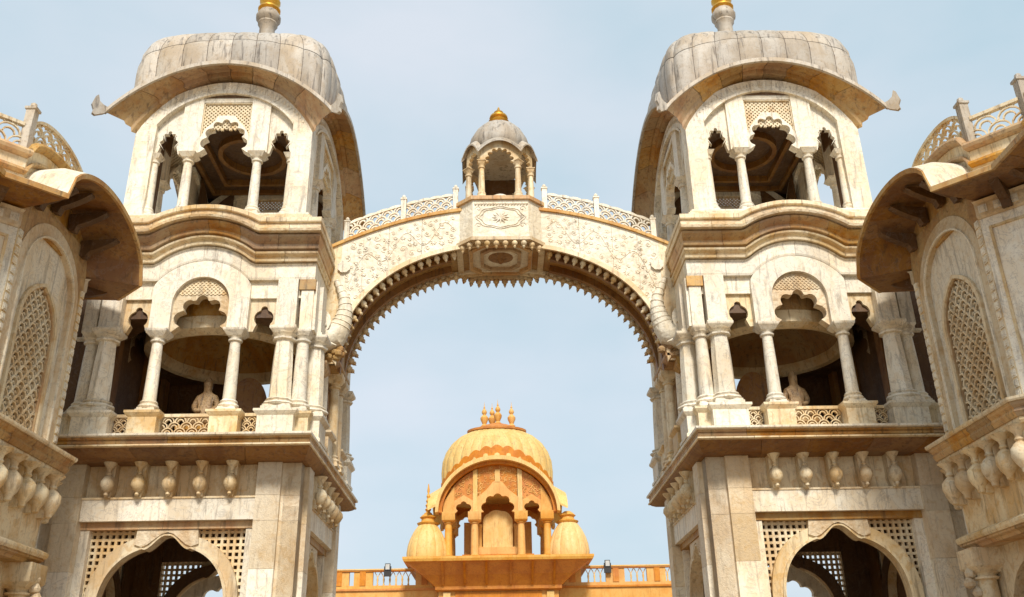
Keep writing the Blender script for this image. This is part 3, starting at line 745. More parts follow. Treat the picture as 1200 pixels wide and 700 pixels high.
    for k in (0, 1):
        for c in range(NC):
            for (t0, t1) in rows:
                e = 0.012
                s0, s1 = -1 + 2 * c / NC, -1 + 2 * (c + 1) / NC
                # even spacing by angle-like mapping
                m = MB(); nu, nt = 6, 6
                out_, in_ = [], []
                for i in range(nu + 1):
                    f = i / nu
                    s = s0 + (s1 - s0) * (e + (1 - 2 * e) * f)
                    for j in range(nt + 1):
                        g = j / nt; t = t0 + (t1 - t0) * (0.01 + 0.98 * g)
                        bl = 0.045 * math.sin(PI * f) ** 0.55 * (1 - 0.6 * t)
                        edge = 0.0 if (0 < i < nu and 0 < j < nt) else -0.028
                        out_.append(dome_pt(k, s, t, 0, bl + edge))
                fs = []
                n = nt + 1
                for i in range(nu):
                    for j in range(nt): fs.append((i*n + j, (i+1)*n + j, (i+1)*n + j + 1, i*n + j + 1))
                m.add(out_, fs)
                me = bpy.data.meshes.new('dome_panel'); me.from_pydata(m.v, [], m.f); me.materials.append(M_DOME)
                me.polygons.foreach_set('use_smooth', [True] * len(me.polygons))
                for kk in (k, k + 2): ob('dome_panel', me, T, (0,0,0), kk * PI / 2)
    fin = MB(); fin.smooth = True
    fin.lathe([(0.34, 21.28), (0.36, 21.42), (0.28, 21.5), (0.27, 22.1), (0.35, 22.25), (0.33, 22.32), (0.42, 22.45), (0.44, 22.55), (0.38, 22.7), (0.33, 22.8)], 12)
    fo = ob('finial', fin.mesh('finial', M_DOME), T)
    g = MB(); g.smooth = True
    g.lathe([(0.33, 22.8), (0.40, 22.88), (0.38, 22.96), (0.26, 23.02), (0.30, 23.10), (0.37, 23.25), (0.33, 23.38), (0.2, 23.46), (0.17, 23.6), (0.26, 23.75), (0.2, 23.95), (0.08, 24.1), (0.10, 24.2), (0.02, 24.6)], 12)
    ob('gilded_pot', g.mesh('gilded_pot', M_GOLD), fo)
    return T
tower_L = build_tower()
tower_R = copy_tree(tower_L)
tower_R.location = (TW_X, TW_Y, 0); tower_R.scale = (-1, 1, 1)
tower_R['label'] = 'right marble gate tower with domed kiosk, balcony storey and cusped arches'
for t_ in (tower_L, tower_R): t_['group'] = 'towers flanking the gate'

# ================================================================== THE BRIDGE ARCH between the towers
BY0, BY1 = 24.65, 26.60
def z_top(x): return 13.95 - 1.32 * (x / 5.1) ** 2
def z_int(x):
    q = min(1, abs(x) / 4.72)
    return 9.0 + 3.72 * (1 - q ** 2.15) ** (1 / 2.15)
def xs_arch(n=48):                                        # denser at the steep ends
    return [-4.72 * math.cos(PI * i / n) for i in range(n + 1)]
BR = thing('arched_bridge', 'carved marble arch bridge spanning between the two towers', 'arch bridge', (0, (BY0 + BY1) / 2, 0))
hy = (BY1 - BY0) / 2
XS = xs_arch()
XE = [-5.35] + XS + [5.35]
def zi(x): return 9.0 if abs(x) > 4.72 else z_int(x)
body = MB().strip([(x, zi(x) + 0.10) for x in XS], [(x, z_top(x) - 0.02) for x in XS], -hy + 0.12, hy - 0.12)
body.fbox(-5.4, -4.66, -hy + 0.12, hy - 0.12, 9.1, z_top(5.0) - 0.1); body.fbox(4.66, 5.4, -hy + 0.12, hy - 0.12, 9.1, z_top(5.0) - 0.1)
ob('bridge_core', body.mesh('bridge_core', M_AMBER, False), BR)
NB = 12
for side in (1, -1):
    for j in range(NB):
        a, b = -1 + 2 * j / NB, -1 + 2 * (j + 1) / NB
        th = [math.asin(max(-1, min(1, a))) if abs(a) < 1 else a * PI/2, math.asin(max(-1, min(1, b))) if abs(b) < 1 else b * PI/2]
        t0, t1 = -PI/2 + PI * j / NB + 0.0012, -PI/2 + PI * (j + 1) / NB - 0.0012
        xs = [4.72 * math.sin(t0 + (t1 - t0) * i / 6) for i in range(7)]
        w0, w1 = (hy - 0.14, hy + random.uniform(-0.004, 0.004)) if side == 1 else (-hy - 0.0, -hy + 0.14)
        m = MB().strip([(x, zi(x)) for x in xs], [(x, z_top(x)) for x in xs], w0, w1)
        ob('fascia_block', m.mesh('fascia_block', M_CARVEW, False), BR)
    for sx in (-1, 1):
        w0, w1 = (hy - 0.14, hy) if side == 1 else (-hy, -hy + 0.14)
        ob('fascia_block', MB().prism([(sx*4.722, 9.0), (sx*5.45, 9.0), (sx*5.45, z_top(5.45)), (sx*4.722, z_top(4.72))][::sx], w0, w1).mesh('fascia_block', M_CREAM, False), BR)
    # rim mouldings along the lower edge and coping on the top edge
    sgn = side
    def wr(a, b): return (a, b) if sgn == 1 else (-b, -a)
    m = MB().strip([(x * 0.992, zi(x) - 0.06) for x in XS], [(x * 1.012, zi(x) + 0.07) for x in XS], *wr(hy - 0.02, hy + 0.055))
    ob('rim_moulding', m.mesh('rim_moulding', M_CREAM, False), BR)
    for hs_ in (-1, 1):
        XR = [x for x in XS if x * hs_ > 1.3]
        m = MB().strip([(x * 0.985, zi(x) - 0.11) for x in XR], [(x * 1.02, zi(x) + 0.12) for x in XR], *wr(hy - 0.66, hy - 0.50))
        ob('soffit_rib', m.mesh('soffit_rib', M_BROWN_SHADED, False), BR)
    xc = [-5.4 + 10.8 * i / 40 for i in range(41)]
    m = MB().strip([(x, z_top(x) - 0.03) for x in xc], [(x, z_top(x) + 0.07) for x in xc], *wr(hy - 0.3, hy + 0.07))
    ob('coping', m.mesh('coping', M_AMBER, False), BR)
    # vine scroll in relief
    for sx in (-1, 1):
        vine = MB(); pts = []
        yv = -sgn * (hy + 0.003)
        for i in range(110):
            x = sx * (1.38 + 3.2 * i / 109); zm = (z_top(x) + zi(x)) / 2 + 0.02; amp = min(0.30, (z_top(x) - zi(x)) * 0.24)
            pts.append((x, yv, zm + amp * math.sin(i / 109 * 17)))
        vine.tube(pts, 0.018, 5)
        rnd = random.Random(5); done = []
        for q in range(900):
            x = sx * rnd.uniform(1.42, 4.6); rr = rnd.uniform(0.07, 0.15)
            lo, hi_ = zi(x) + 0.12 + rr, z_top(x) - 0.10 - rr
            if hi_ < lo: continue
            z = rnd.uniform(lo, hi_)
            if any(math.hypot(x - a, z - b) < (rr + c) * 0.92 for a, b, c in done): continue
            done.append((x, z, rr)); ph = rnd.uniform(0, 6.28); dr_ = rnd.choice((-1, 1))
            kind_ = rnd.random()
            if kind_ < 0.6:
                vine.tube([(x + (rr - rr * 0.08*t) * math.cos(ph + dr_ * t * 0.62), yv, z + (rr - rr * 0.08*t) * math.sin(ph + dr_ * t * 0.62)) for t in range(12)], [0.013 + 0.001 * t for t in range(12)], 4)
            n_p = 5 if kind_ < 0.6 else 7
            for w in range(n_p):
                a_ = w * 2 * PI / n_p + ph; l_ = rr * (0.45 if kind_ < 0.6 else 0.95)
                vine.tube([(x, yv, z), (x + l_ * .55 * math.cos(a_), yv - sgn * 0.008, z + l_ * .55 * math.sin(a_)), (x + l_ * math.cos(a_ + .25), yv, z + l_ * math.sin(a_ + .25))], [0.008, 0.014 if kind_ < .6 else 0.02, 0.005], 4)
        ob('vine_relief', vine.mesh('vine_relief', M_WHITE, True), BR)['kind'] = 'stuff'
# pendants under both edges
pd = MB(); pd.smooth = True
pd.lathe([(0.055, 0.06), (0.05, 0.0), (0.075, -0.03), (0.092, -0.08), (0.085, -0.13), (0.05, -0.165), (0.035, -0.18), (0.05, -0.205), (0.03, -0.24), (0.005, -0.265)], 10)
pd = pd.mesh('pendant', M_CREAM)
lf = MB(); lf.prism([(-0.1, 0.06), (-0.1, -0.04), (-0.04, -0.1), (-0.05, -0.13), (0, -0.24), (0.05, -0.13), (0.04, -0.1), (0.1, -0.04), (0.1, 0.06)], -0.035, 0.035)
lf = lf.mesh('leaf_pendant', M_AMBER, False)
def arch_walk(step):
    out = []; acc = 0; px, pz = None, None
    N = 2000
    for i in range(N + 1):
        x = -4.72 * math.cos(PI * i / N); z = z_int(x)
        if px is not None:
            acc += math.hypot(x - px, z - pz)
            if acc >= step:
                acc = 0; out.append((x, z, math.atan2(z - pz, x - px)))
        px, pz = x, z
    return out
for x, z, a in arch_walk(0.262):
    if abs(x) < 1.3 or abs(x) > 4.69: continue
    for y, me, nm in ((-hy + 0.20, pd, 'pendant'), (hy - 0.16, pd, 'pendant'), (hy + 0.02, lf, 'leaf_pendant'), (-hy + 0.44, lf, 'leaf_pendant')):
        o = ob(nm, me, BR, (x - 0.02 * math.sin(-a), y, z - 0.01)); o.rotation_euler = (0, -a * 0.75, 0)
        if y == -hy + 0.44: o.scale = (0.8, 1, 0.7)
# octagonal bay carrying the pavilion
def octo(hx, hy_, c): return [(-hx + c, -hy_), (hx - c, -hy_), (hx, -hy_ + c), (hx, hy_ - c), (hx - c, hy_), (-hx + c, hy_), (-hx, hy_ - c), (-hx, -hy_ + c)]
OC = (1.27, 1.38, 0.44)
def octring(o_, i_, z0, z1):
    m = MB(); O = octo(*o_); I = octo(*i_)
    m.sweep([[(a[0], a[1], z0), (a[0], a[1], z1), (b[0], b[1], z1), (b[0], b[1], z0)] for a, b in zip(O, I)], closed=True); return m
ob('octagonal_bay', MB().hprism(octo(*OC), 12.76, 14.02).mesh('octagonal_bay', M_CARVEW, False), BR)
ob('bay_coping', MB().hprism(octo(OC[0]+.07, OC[1]+.07, .46), 14.02, 14.14).mesh('bay_coping', M_AMBER, False), BR)
ob('bay_moulding', octring((OC[0]+.06, OC[1]+.06, .46), (OC[0]-.12, OC[1]-.12, .42), 12.65, 12.76).mesh('bay_moulding', M_CREAM, False), BR)
ob('bay_moulding', octring((OC[0]-.32, OC[1]-.36, .36), (OC[0]-.42, OC[1]-.46, .34), 12.64, 12.762).mesh('bay_moulding', M_AMBER, False), BR)
ob('bay_moulding', octring((0.62, 0.72, .26), (0.52, 0.62, .22), 12.66, 12.762).mesh('bay_moulding', M_AMBER, False), BR)
ms = MB(); ms.lathe([(0.02, -0.22), (0.08, -0.18), (0.12, -0.1), (0.3, -0.04), (0.42, 0.0)], 14, (0, 0, 12.77)); ms.smooth = True
ob('ceiling_boss', ms.mesh('ceiling_boss', M_BROWN_SHADED), BR)
ms = MB(); yb = -OC[1] - 0.004
for q in (1.0, 0.86):
    ms.tube([(0.70 * q * math.cos(t) * (1 + 0.05 * math.cos(8 * t)), yb, 13.42 + 0.36 * q * math.sin(t) * (1 + 0.05 * math.cos(8 * t))) for t in [2 * PI * i / 48 for i in range(49)]], 0.02, 5)
for w in range(12):
    a_ = w * PI / 6
    ms.tube([(0, yb, 13.42), (0.12 * math.cos(a_), yb - .015, 13.42 + 0.1 * math.sin(a_)), (0.26 * math.cos(a_), yb, 13.42 + 0.2 * math.sin(a_))], [0.015, 0.035, 0.008], 5)
for w in range(18):
    u_ = -0.76 + w * 0.09
    ms.tube([(u_, yb, 13.92), (u_ + 0.02, yb - .012, 13.87), (u_, yb, 13.82)], [0.03, 0.04, 0.01], 5)
for sg in (-1, 1):
    for q in range(3):
        c_ = (sg * 0.66, 13.16 + q * 0.28)
        ms.tube([(c_[0] + sg * (0.1 - .008 * t) * math.cos(t * .6), yb, c_[1] + (0.1 - .008 * t) * math.sin(t * .6)) for t in range(11)], 0.015, 4)
o = ob('medallion_relief', ms.mesh('medallion_relief', M_WHITE, True), BR); o['kind'] = 'stuff'
O = octo(OC[0] - .03, OC[1] - .03, .43)
for i in range(8):
    a, b = Vector(O[i]), Vector(O[(i + 1) % 8]); L = (b - a).length; n = max(2, round(L / 0.29))
    if abs(a.x - b.x) < 0.01: continue
    for j in range(n):
        p = a + (b - a) * ((j + 0.5) / n)
        o = ob('pendant', pd, BR, (p.x, p.y, 12.66)); 
        if p.y > 0.6:
            p2 = p * 1.03; o2 = ob('leaf_pendant', lf, BR, (p2.x, p2.y, 12.62)); o2.rotation_euler = (0, 0, math.atan2((b-a).y, (b-a).x))
# balustrade on the bridge
post = MB().rect([(0, -0.05), (0, 0.74), (0.02, 0.75), (0.02, 0.79), (-0.02, 0.81)], 0.075, 0.075)
post.lathe([(0.03, 0.81), (0.06, 0.84), (0.055, 0.89), (0.02, 0.93)], 8)
post = post.mesh('balustrade_post', M_WHITE, False)
for side in (1, -1):
    yy = -side * (hy - 0.08)
    for x in (-4.62, -2.94, -1.36, 1.36, 2.94, 4.62): ob('balustrade_post', post, BR, (x, yy, z_top(x) + 0.05 - (0.12 if abs(x) > 4 else 0)))
    for x0, x1 in ((-4.54, -3.03), (-2.85, -1.45), (1.45, 2.85), (3.03, 4.54)):
        m = MB()
        n_s = 4; r = (x1 - x0) / (2 * n_s)
        scale_screen(m, x0, x1, 0.10, 0.62, -0.035, 0.035, r=r * 0.98, th=0.042, zoff=lambda u: z_top(u), n=7)
        xx = [x0 + (x1 - x0) * i / 16 for i in range(17)]
        m.strip([(x, z_top(x) + 0.05) for x in xx], [(x, z_top(x) + 0.12) for x in xx], -0.04, 0.04)
        sc = lambda x: 0.035 * abs(math.sin(PI * (x - x0) / (2 * r)))
        xx = [x0 + (x1 - x0) * i / 32 for i in range(33)]
        m.strip([(x, z_top(x) + 0.58) for x in xx], [(x, z_top(x) + 0.64 + sc(x)) for x in xx], -0.05, 0.05)
        ob('balustrade_screen', m.mesh('balustrade_screen', M_WHITE, False), BR, (0, yy, 0))
# impost blocks and supporting columns
colU = column_meshes('U', 2.72, 0.17, mat=M_AMBER, cap_w=0.30, cap_h=0.42)
colV = column_meshes('V', 2.72, 0.15, mat=M_CREAM, cap_w=0.22, cap_h=0.36)
for sx in (-1, 1):
    for (x, y, c) in ((5.22, 24.75, colU), (5.20, 26.0, colU), (4.86, 25.75, colV), (4.86, 26.45, colV), (5.22, 26.8, colU)):
        o = ob('column', c[0], BR, (sx * x, y - (BY0 + BY1) / 2, 6.30)); ob('column_base', c[1], o); ob('capital', c[2], o)
    ob('impost', MB().rect([(-0.06, 9.0), (0.0, 9.05), (0.05, 9.12), (0.05, 9.2)], 0.36, 1.08, (sx * 5.04, 0.1)).mesh('impost', M_CARVEA, False), BR)
    # elephant head with a raised trunk, carved out of the haunch
    e = MB(); e.smooth = True
    path = [(5.25, 10.05), (5.12, 9.86), (4.95, 9.72), (4.80, 9.78), (4.66, 9.98), (4.55, 10.30), (4.50, 10.65), (4.56, 11.0), (4.70, 11.30), (4.82, 11.55)]
    rad = [0.32, 0.42, 0.45, 0.40, 0.32, 0.26, 0.20, 0.15, 0.11, 0.06]
    e.tube([(sx * (p[0] + 0.0), -hy - 0.05, p[1]) for p in path], rad, 12)
    e.tube([(sx * 5.25, -hy - 0.1, 9.9), (sx * 5.02, -hy - 0.42, 9.66), (sx * 4.82, -hy - 0.55, 9.42), (sx * 4.62, -hy - 0.5, 9.36)], [0.08, 0.07, 0.05, 0.015], 8)
    for q in range(9):
        t_ = 4.3 + q * (0.42 + 0.02 * q); i0 = int(t_); f_ = t_ - i0
        if i0 >= 9: break
        px_, pz_ = path[i0][0] * (1 - f_) + path[i0+1][0] * f_, path[i0][1] * (1 - f_) + path[i0+1][1] * f_
        rr_ = rad[i0] * (1 - f_) + rad[i0+1] * f_
        tx, tz = (path[i0+1][0] - path[i0][0]), (path[i0+1][1] - path[i0][1]); L_ = math.hypot(tx, tz); nx_, nz_ = -tz / L_, tx / L_
        e.tube([(sx * (px_ + nx_ * rr_ * math.cos(a_)), -hy - 0.05 + rr_ * math.sin(a_), pz_ + nz_ * rr_ * math.cos(a_)) for a_ in [2 * PI * w / 12 for w in range(13)]], 0.022, 4)
    e.lathe([(0.01, -0.07), (0.06, -0.04), (0.07, 0.0), (0.06, 0.04), (0.01, 0.07)], 8, (sx * 4.98, -hy - 0.52, 9.98))
    eo = ob('elephant_head', e.mesh('elephant_head', M_CARVEW), BR)
    e = MB(); e.smooth = True
    e.lathe([(0.02, -0.05), (0.26, -0.03), (0.40, 0.0), (0.26, 0.05), (0.02, 0.07)], 14, (0, 0, 0), sx=0.75)
    o = ob('ear', e.mesh('ear', M_WHITE), eo, (sx * 5.12, -hy - 0.42, 10.1)); o.rotation_euler = (R(82), 0, R(8 * sx))
    e = MB(); e.smooth = True
    for j in range(14):
        t = j / 13
        e.lathe([(0.01, -0.11), (0.11, -0.06), (0.13, 0.02), (0.06, 0.1), (0.01, 0.12)], 8, (sx * (5.3 - 0.75 * t + random.uniform(-.06, .06)), -hy + random.uniform(-0.12, 0.10), 9.28 + 0.12 * math.sin(j * 1.7)))
    ob('foliage_carving', e.mesh('foliage_carving', M_CARVEA), BR)
    # side scroll rosette
    e = MB(); e.smooth = True
    e.lathe([(0.02, -0.07), (0.05, -0.06), (0.06, -0.02), (0.09, -0.035), (0.14, -0.03), (0.15, 0.0), (0.17, 0.02), (0.18, 0.06)], 24, (0, 0, 0), mod=lambda a: 1 + 0.10 * abs(math.sin(4 * a)))
    o = ob('rosette', e.mesh('rosette', M_WHITE), BR, (sx * 4.62, -hy - 0.02, 12.0)); o.rotation_euler = (R(90), 0, 0)

# ================================================================== PAVILION ON THE BRIDGE (octagonal chhatri)
def chhatri(root, verts, z0, hcol, mats, eave_o=0.22, arch_h=0.5):
    """open pavilion on an eight-sided plan; verts run counter-clockwise seen from above"""
    mw, md = mats
    rc = 0.10
    cm_ = column_meshes('ch', hcol, rc, mat=mw, n=10, cap_w=0.125, cap_h=0.2)
    top = z0 + hcol + arch_h
    n = len(verts)
    for i in range(n):
        a, b = Vector(verts[i]), Vector(verts[(i + 1) % n]); hs = (b - a).length / 2; m_ = (a + b) / 2; ang = math.atan2((b - a).y, (b - a).x)
        def mk():
            cu = cusps(hs * 0.66, z0 + hcol, z0 + hcol + arch_h * 0.62, 3, 0.20 * hs)
            poly = [(hs, z0 + hcol - 0.05), (hs, top - 0.12), (0, top + 0.14), (-hs, top - 0.12), (-hs, z0 + hcol - 0.05)]
            Ai, Bi = panel_with_hole([(hs * 0.78, z0 + hcol - 0.04)] + cu + [(-hs * 0.78, z0 + hcol - 0.04)], poly, 0, z0 + hcol - 0.05)
            pan = MB().strip(Ai, Bi, -0.12, 0.0).mesh('cusped_arch', mw, False)
            secs = []
            hs2 = hs + eave_o * math.tan(PI / 8)
            for q_ in range(15):
                s = -1 + 2 * q_ / 14; q = 1 - s * s
                zl = top - 0.42 + 0.42 * q; zi_ = top - 0.14 + 0.30 * q
                secs.append([(s * hs, 0.02, zi_ - 0.06), (s * hs2, -eave_o, zl - 0.03), (s * hs2, -eave_o, zl + 0.03), (s * hs, 0.02, zi_ + 0.05)])
            return pan, MB().sweep(secs).mesh('eave', md, False)
        pan, ev = cached(('chp', round(hs, 3)), mk)
        ob('cusped_arch', pan, root, (m_.x, m_.y, 0), ang); ob('eave', ev, root, (m_.x, m_.y, 0), ang)
        p = a * 0.94
        o = ob('column', cm_[0], root, (p.x, p.y, z0), ang); ob('column_base', cm_[1], o); ob('capital', cm_[2], o)
    return top
CH = thing('bridge_pavilion', 'small octagonal domed pavilion standing on the middle of the bridge', 'pavilion', (0, 25.75, 14.14))
ctop = chhatri(CH, [(-.60, -1.12), (.60, -1.12), (1.04, -.60), (1.04, .60), (.60, 1.12), (-.60, 1.12), (-1.04, .60), (-1.04, -.60)], 0.06, 1.44, (M_CREAM, M_DOME), 0.17, 0.68)
ob('floor_slab', MB().lathe([(1.18, 0.0), (1.18, 0.06)], 8, a0=PI/8).mesh('floor_slab', M_CREAM, False), CH)
ob('ceiling', MB().lathe([(0.98, ctop - 0.1), (0.98, ctop + 0.02)], 8, a0=PI/8).mesh('ceiling', M_INNER_SHADE, False), CH)
dm = MB(); dm.smooth = True
dm.lathe([(1.0, ctop - 0.12), (0.98, ctop + 0.10), (0.90, ctop + 0.20), (0.95, ctop + 0.32), (0.96, ctop + 0.50), (0.90, ctop + 0.74), (0.78, ctop + 0.98), (0.60, ctop + 1.20), (0.40, ctop + 1.34), (0.24, ctop + 1.42), (0.2, ctop + 1.46)], 96, mod=lambda a: 1 + 0.03 * abs(math.sin(8 * a)) ** 0.6)
ob('dome', dm.mesh('dome', M_DOME), CH)
dm = MB(); dm.smooth = True
dm.lathe([(0.26, ctop + 1.40), (0.33, ctop + 1.45), (0.35, ctop + 1.51), (0.27, ctop + 1.57), (0.25, ctop + 1.62), (0.31, ctop + 1.67), (0.29, ctop + 1.74), (0.2, ctop + 1.80), (0.14, ctop + 1.84), (0.16, ctop + 1.90), (0.06, ctop + 2.0), (0.02, ctop + 2.12)], 16)
ob('gilded_finial', dm.mesh('gilded_finial', M_GOLD), CH)
ob('back_wall', MB().box(-0.6, 0.6, 0.98, 1.04, 0.06, ctop - 0.1).mesh('back_wall', M_INNER_SHADE, False), CH)
st = MB(); st.smooth = True
st.lathe([(0.28, 0.0), (0.30, 0.05), (0.22, 0.10), (0.20, 0.16), (0.27, 0.22), (0.25, 0.30), (0.12, 0.36), (0.02, 0.40)], 16)
tag(ob('stone_offering_bowl', st.mesh('stone_offering_bowl', M_WHITE), None, (0, 24.95, 14.2)), 'small white domed stone on the pavilion floor behind its front opening', 'ornament')

# ================================================================== SIDE WINGS with jali window bays
def build_wing():
    W = thing('wing_building', 'left marble wing with a tall jali window and a curved eave', 'building', (-10.4, 19.4, 0), PI / 2)
    # local frame: u = x (along the wall), outward = -y ; far end is +u on the left wing. bay face half width 1.7, outward distance 0
    HB = 1.72; ch = 0.9; SB = 6.5; SF = 3.1
    plan = [(-SB, ch + 0.0), (-HB - ch, ch), (-HB, 0), (HB, 0), (HB + ch, ch), (SF, ch)]      # (u, y) with y>0 inward
    def offs(d):                                              # the plan pushed outward by d
        t = d * math.tan(PI / 8)
        return [(-SB, ch - d), (-HB - ch - t, ch - d), (-HB - t, -d), (HB + t, -d), (HB + ch + t, ch - d), (SF, ch - d)]
    def band(name, prof, mat, bumpf=None, runs=(0, 1, 2, 3, 4), cut=None):
        rings = {}
        for i in runs:
            secs_all = []
            P0, P1 = i, i + 1
            ns = 24 if (i == 2 and bumpf) else 1
            nb = (cut or {}).get(i, 1)
            samples = []
            for j in range(ns + 1):
                f = j / ns
                sec = []
                for d, z in prof:
                    o_ = offs(d); a, b = o_[P0], o_[P1]
                    u, y = a[0] + (b[0] - a[0]) * f, a[1] + (b[1] - a[1]) * f
                    dz = bumpf(-1 + 2 * f, d, z) if (i == 2 and bumpf) else 0
                    sec.append((u, y, z + dz))
                samples.append(sec)
            if nb > 1 and ns == 1:
                new = []
                for q in range(nb):
                    f0, f1 = q / nb + (0.002 if q else 0), (q + 1) / nb - (0.002 if q < nb - 1 else 0)
                    s2 = [[tuple(a[k] + (b[k] - a[k]) * f for k in range(3)) for a, b in zip(samples[0], samples[1])] for f in (f0, f1)]
                    ob(name, MB().sweep(s2).mesh(name, mat, False), W)
            elif nb > 1:
                per = ns // nb
                for q in range(nb):
                    ob(name, MB().sweep(samples[q * per:(q + 1) * per + 1]).mesh(name, mat, False), W)
            else:
                ob(name, MB().sweep(samples).mesh(name, mat, False), W)
    # core walls
    low = [(u, y) for u, y in plan]
    def wall(z0, z1, mat, off=0.0, name='wall', runs=(0, 1, 3, 4)):
        for i in runs:
            o_ = offs(off); q = offs(off - 0.4); a, b, c, d = o_[i], o_[i+1], q[i+1], q[i]
            ob(name, MB().hprism([a, b, c, d], z0, z1).mesh(name, mat, False), W)
    wall(3.42, 9.62, M_WHITE, 0.0)
    wall(GZ, 3.2, M_CREAM, -0.25, runs=(0, 1, 3, 4))
    # bay face: lower part
    ob('wall', MB().fbox(-HB, HB, -0.5, -0.02, 3.42, 5.0).mesh('wall', M_CREAM, False), W)
    # jali window wall: frame with pointed opening
    jw, js, ja = 0.82, 8.00, 9.02
    opening = [(jw, 5.55), (jw, js)] + [(jw * math.cos(t * PI/2), js + (ja - js - 0.1) * math.sin(t * PI/2) ** 1.1 + 0.1 * t**6) for t in [i / 10 for i in range(1, 11)]]
    opening = opening + [(-x, z) for x, z in reversed(opening[:-1])]
    rec = 1.22
    recess_outline = [(rec, 5.5), (rec, 9.0)] + [(rec * math.cos(PI * i / 24), 9.0 + 1.12 * math.sin(PI * i / 24)) for i in range(1, 24)] + [(-rec, 9.0), (-rec, 5.5)]
    Ai, Bi = panel_with_hole(opening, recess_outline, 0, 5.49)
    # bottom part handled separately: below window sill the recess is closed by the balcony moulding
    ob('recessed_panel', MB().strip(Ai, Bi, -0.45, -0.12).mesh('recessed_panel', M_WHITE, False), W)
    sc_ = 1.12
    rim_o = [(x * sc_, 7.2 + (z - 7.2) * 1.05) for x, z in opening]
    ob('window_frame', MB().strip(opening, rim_o, -0.12, -0.05).mesh('window_frame', M_CREAM, False), W)
    sc2 = [(x * 0.95, 7.2 + (z - 7.2) * 0.982) for x, z in opening]
    ob('window_frame', MB().strip(sc2, opening, -0.22, -0.10).mesh('window_frame', M_AMBER, False), W)
    # the jali itself: overlapping scales, each a deep half ring
    jm = MB(); r = 0.155; row = 0; z = 5.58
    def inside(u, z_): return abs(u) < jw - 0.02 and (z_ < js or (z_ < js + (ja - js) * math.sqrt(max(0, 1 - (u / jw) ** 2))))
    while z < ja:
        u = -jw + (0.0 if row % 2 else r)
        while u < jw + 0.01:
            if inside(max(-jw + .03, min(jw - .03, u)), z + 0.03):
                for rr, tt, wo in ((r * 1.02, 0.044, -0.13), (r * 0.34, 0.028, -0.15)):
                    n_ = 8
                    A = []; B = []
                    for i in range(n_ + 1):
                        a = -0.15 + (PI + 0.3) * i / n_
                        A.append((min(jw, max(-jw, u + (rr - tt) * math.cos(a))), z + (rr - tt) * 1.1 * math.sin(a)))
                        B.append((min(jw, max(-jw, u + rr * math.cos(a))), z + rr * 1.1 * math.sin(a)))
                    jm.strip(A, B, -0.20, wo)
            u += 2 * r
        z += 0.17; row += 1
    ob('jali_screen', jm.mesh('jali_screen', M_CREAM, False), W)
    ob('room_shade_sheet', MB().fbox(-HB + .1, HB - .1, -0.62, -0.52, 5.2, 10).mesh('room_shade_sheet', M_JOINT_SHADE, False), W)  # near-black sheet: the unlit room behind the jali, as colour
    # carved arch band round the recess
    outb = [(rec + 0.3, 5.5), (rec + 0.3, 9.0)] + [((rec + 0.3) * math.cos(PI * i / 24), 9.0 + 1.46 * math.sin(PI * i / 24)) for i in range(1, 24)] + [(-rec - 0.3, 9.0), (-rec - 0.3, 5.5)]
    ob('carved_arch_band', MB().strip(recess_outline, outb, -0.45, 0.0).mesh('carved_arch_band', M_CARVE, False), W)
    rb = [(x * 1.035, 9.0 + (z - 9.0) * (1.035 if z > 9 else 1)) for x, z in recess_outline]
    ob('arch_moulding', MB().strip(recess_outline, rb, 0.0, 0.04).mesh('arch_moulding', M_WHITE, False), W)
    # spandrels above
    top_poly = [(HB, 9.0), (HB, 9.62), (HB, 10.7), (-HB, 10.7), (-HB, 9.62), (-HB, 9.0)]
    aa = [((rec + 0.3) * math.cos(PI * i / 24), 9.0 + 1.46 * math.sin(PI * i / 24)) for i in range(25)]
    Ai, Bi = panel_with_hole(aa, top_poly, 0, 8.99)
    ob('spandrel', MB().strip(Ai, Bi, -0.45, -0.02).mesh('spandrel', M_CARVEA, False), W)
    # bead strips: a stack of small blocks on each corner of the bay
    bd = MB().fbox(-0.075, 0.075, 0, 0.025, -0.08, 0.08).fbox(-0.045, 0.045, 0.025, 0.04, -0.045, 0.045).mesh('bead_block', M_WHITE, False)
    stp = MB().fbox(-0.105, 0.105, -0.45, 0.0, 5.5, 9.62).mesh('corner_strip', M_CREAM, False)
    for sg in (-1, 1):
        o = ob('corner_strip', stp, W, (sg * (HB - 0.10), -0.012, 0))
        z = 5.68
        while z < 9.6:
            ob('bead_block', bd, o, (0, 0, z)); z += 0.215
    # panels on the chamfers and the flanking walls
    for i in (1, 3):
        o_ = offs(0.0); a, b = Vector(o_[i]), Vector(o_[i + 1]); m_ = (a + b) / 2; dr_ = (b - a).normalized(); ang = math.atan2(dr_.y, dr_.x)
        fr_ = MB(); hw = (b - a).length / 2 - 0.16
        for x0, x1, z0, z1 in ((-hw, -hw + .06, 5.7, 9.4), (hw - .06, hw, 5.7, 9.4), (-hw + .06, hw - .06, 5.7, 5.76), (-hw + .06, hw - .06, 9.34, 9.4)): fr_.fbox(x0, x1, 0, 0.035, z0, z1)
        ob('panel_frame', fr_.mesh('panel_frame', M_CREAM, False), W, (m_.x, m_.y, 0), ang)
    for (x0, x1) in ((-SB + 0.2, -HB - ch - 1.9), (-HB - ch - 1.75, -HB - ch - 0.25)):
        fr_ = MB()
        for a0, a1, z0, z1 in ((x0, x0 + .06, 5.7, 9.4), (x1 - .06, x1, 5.7, 9.4), (x0 + .06, x1 - .06, 5.7, 5.76), (x0 + .06, x1 - .06, 9.34, 9.4)): fr_.box(a0, a1, ch - 0.035, ch + 0.0, z0, z1)
        ob('panel_frame', fr_.mesh('panel_frame', M_CREAM, False), W)
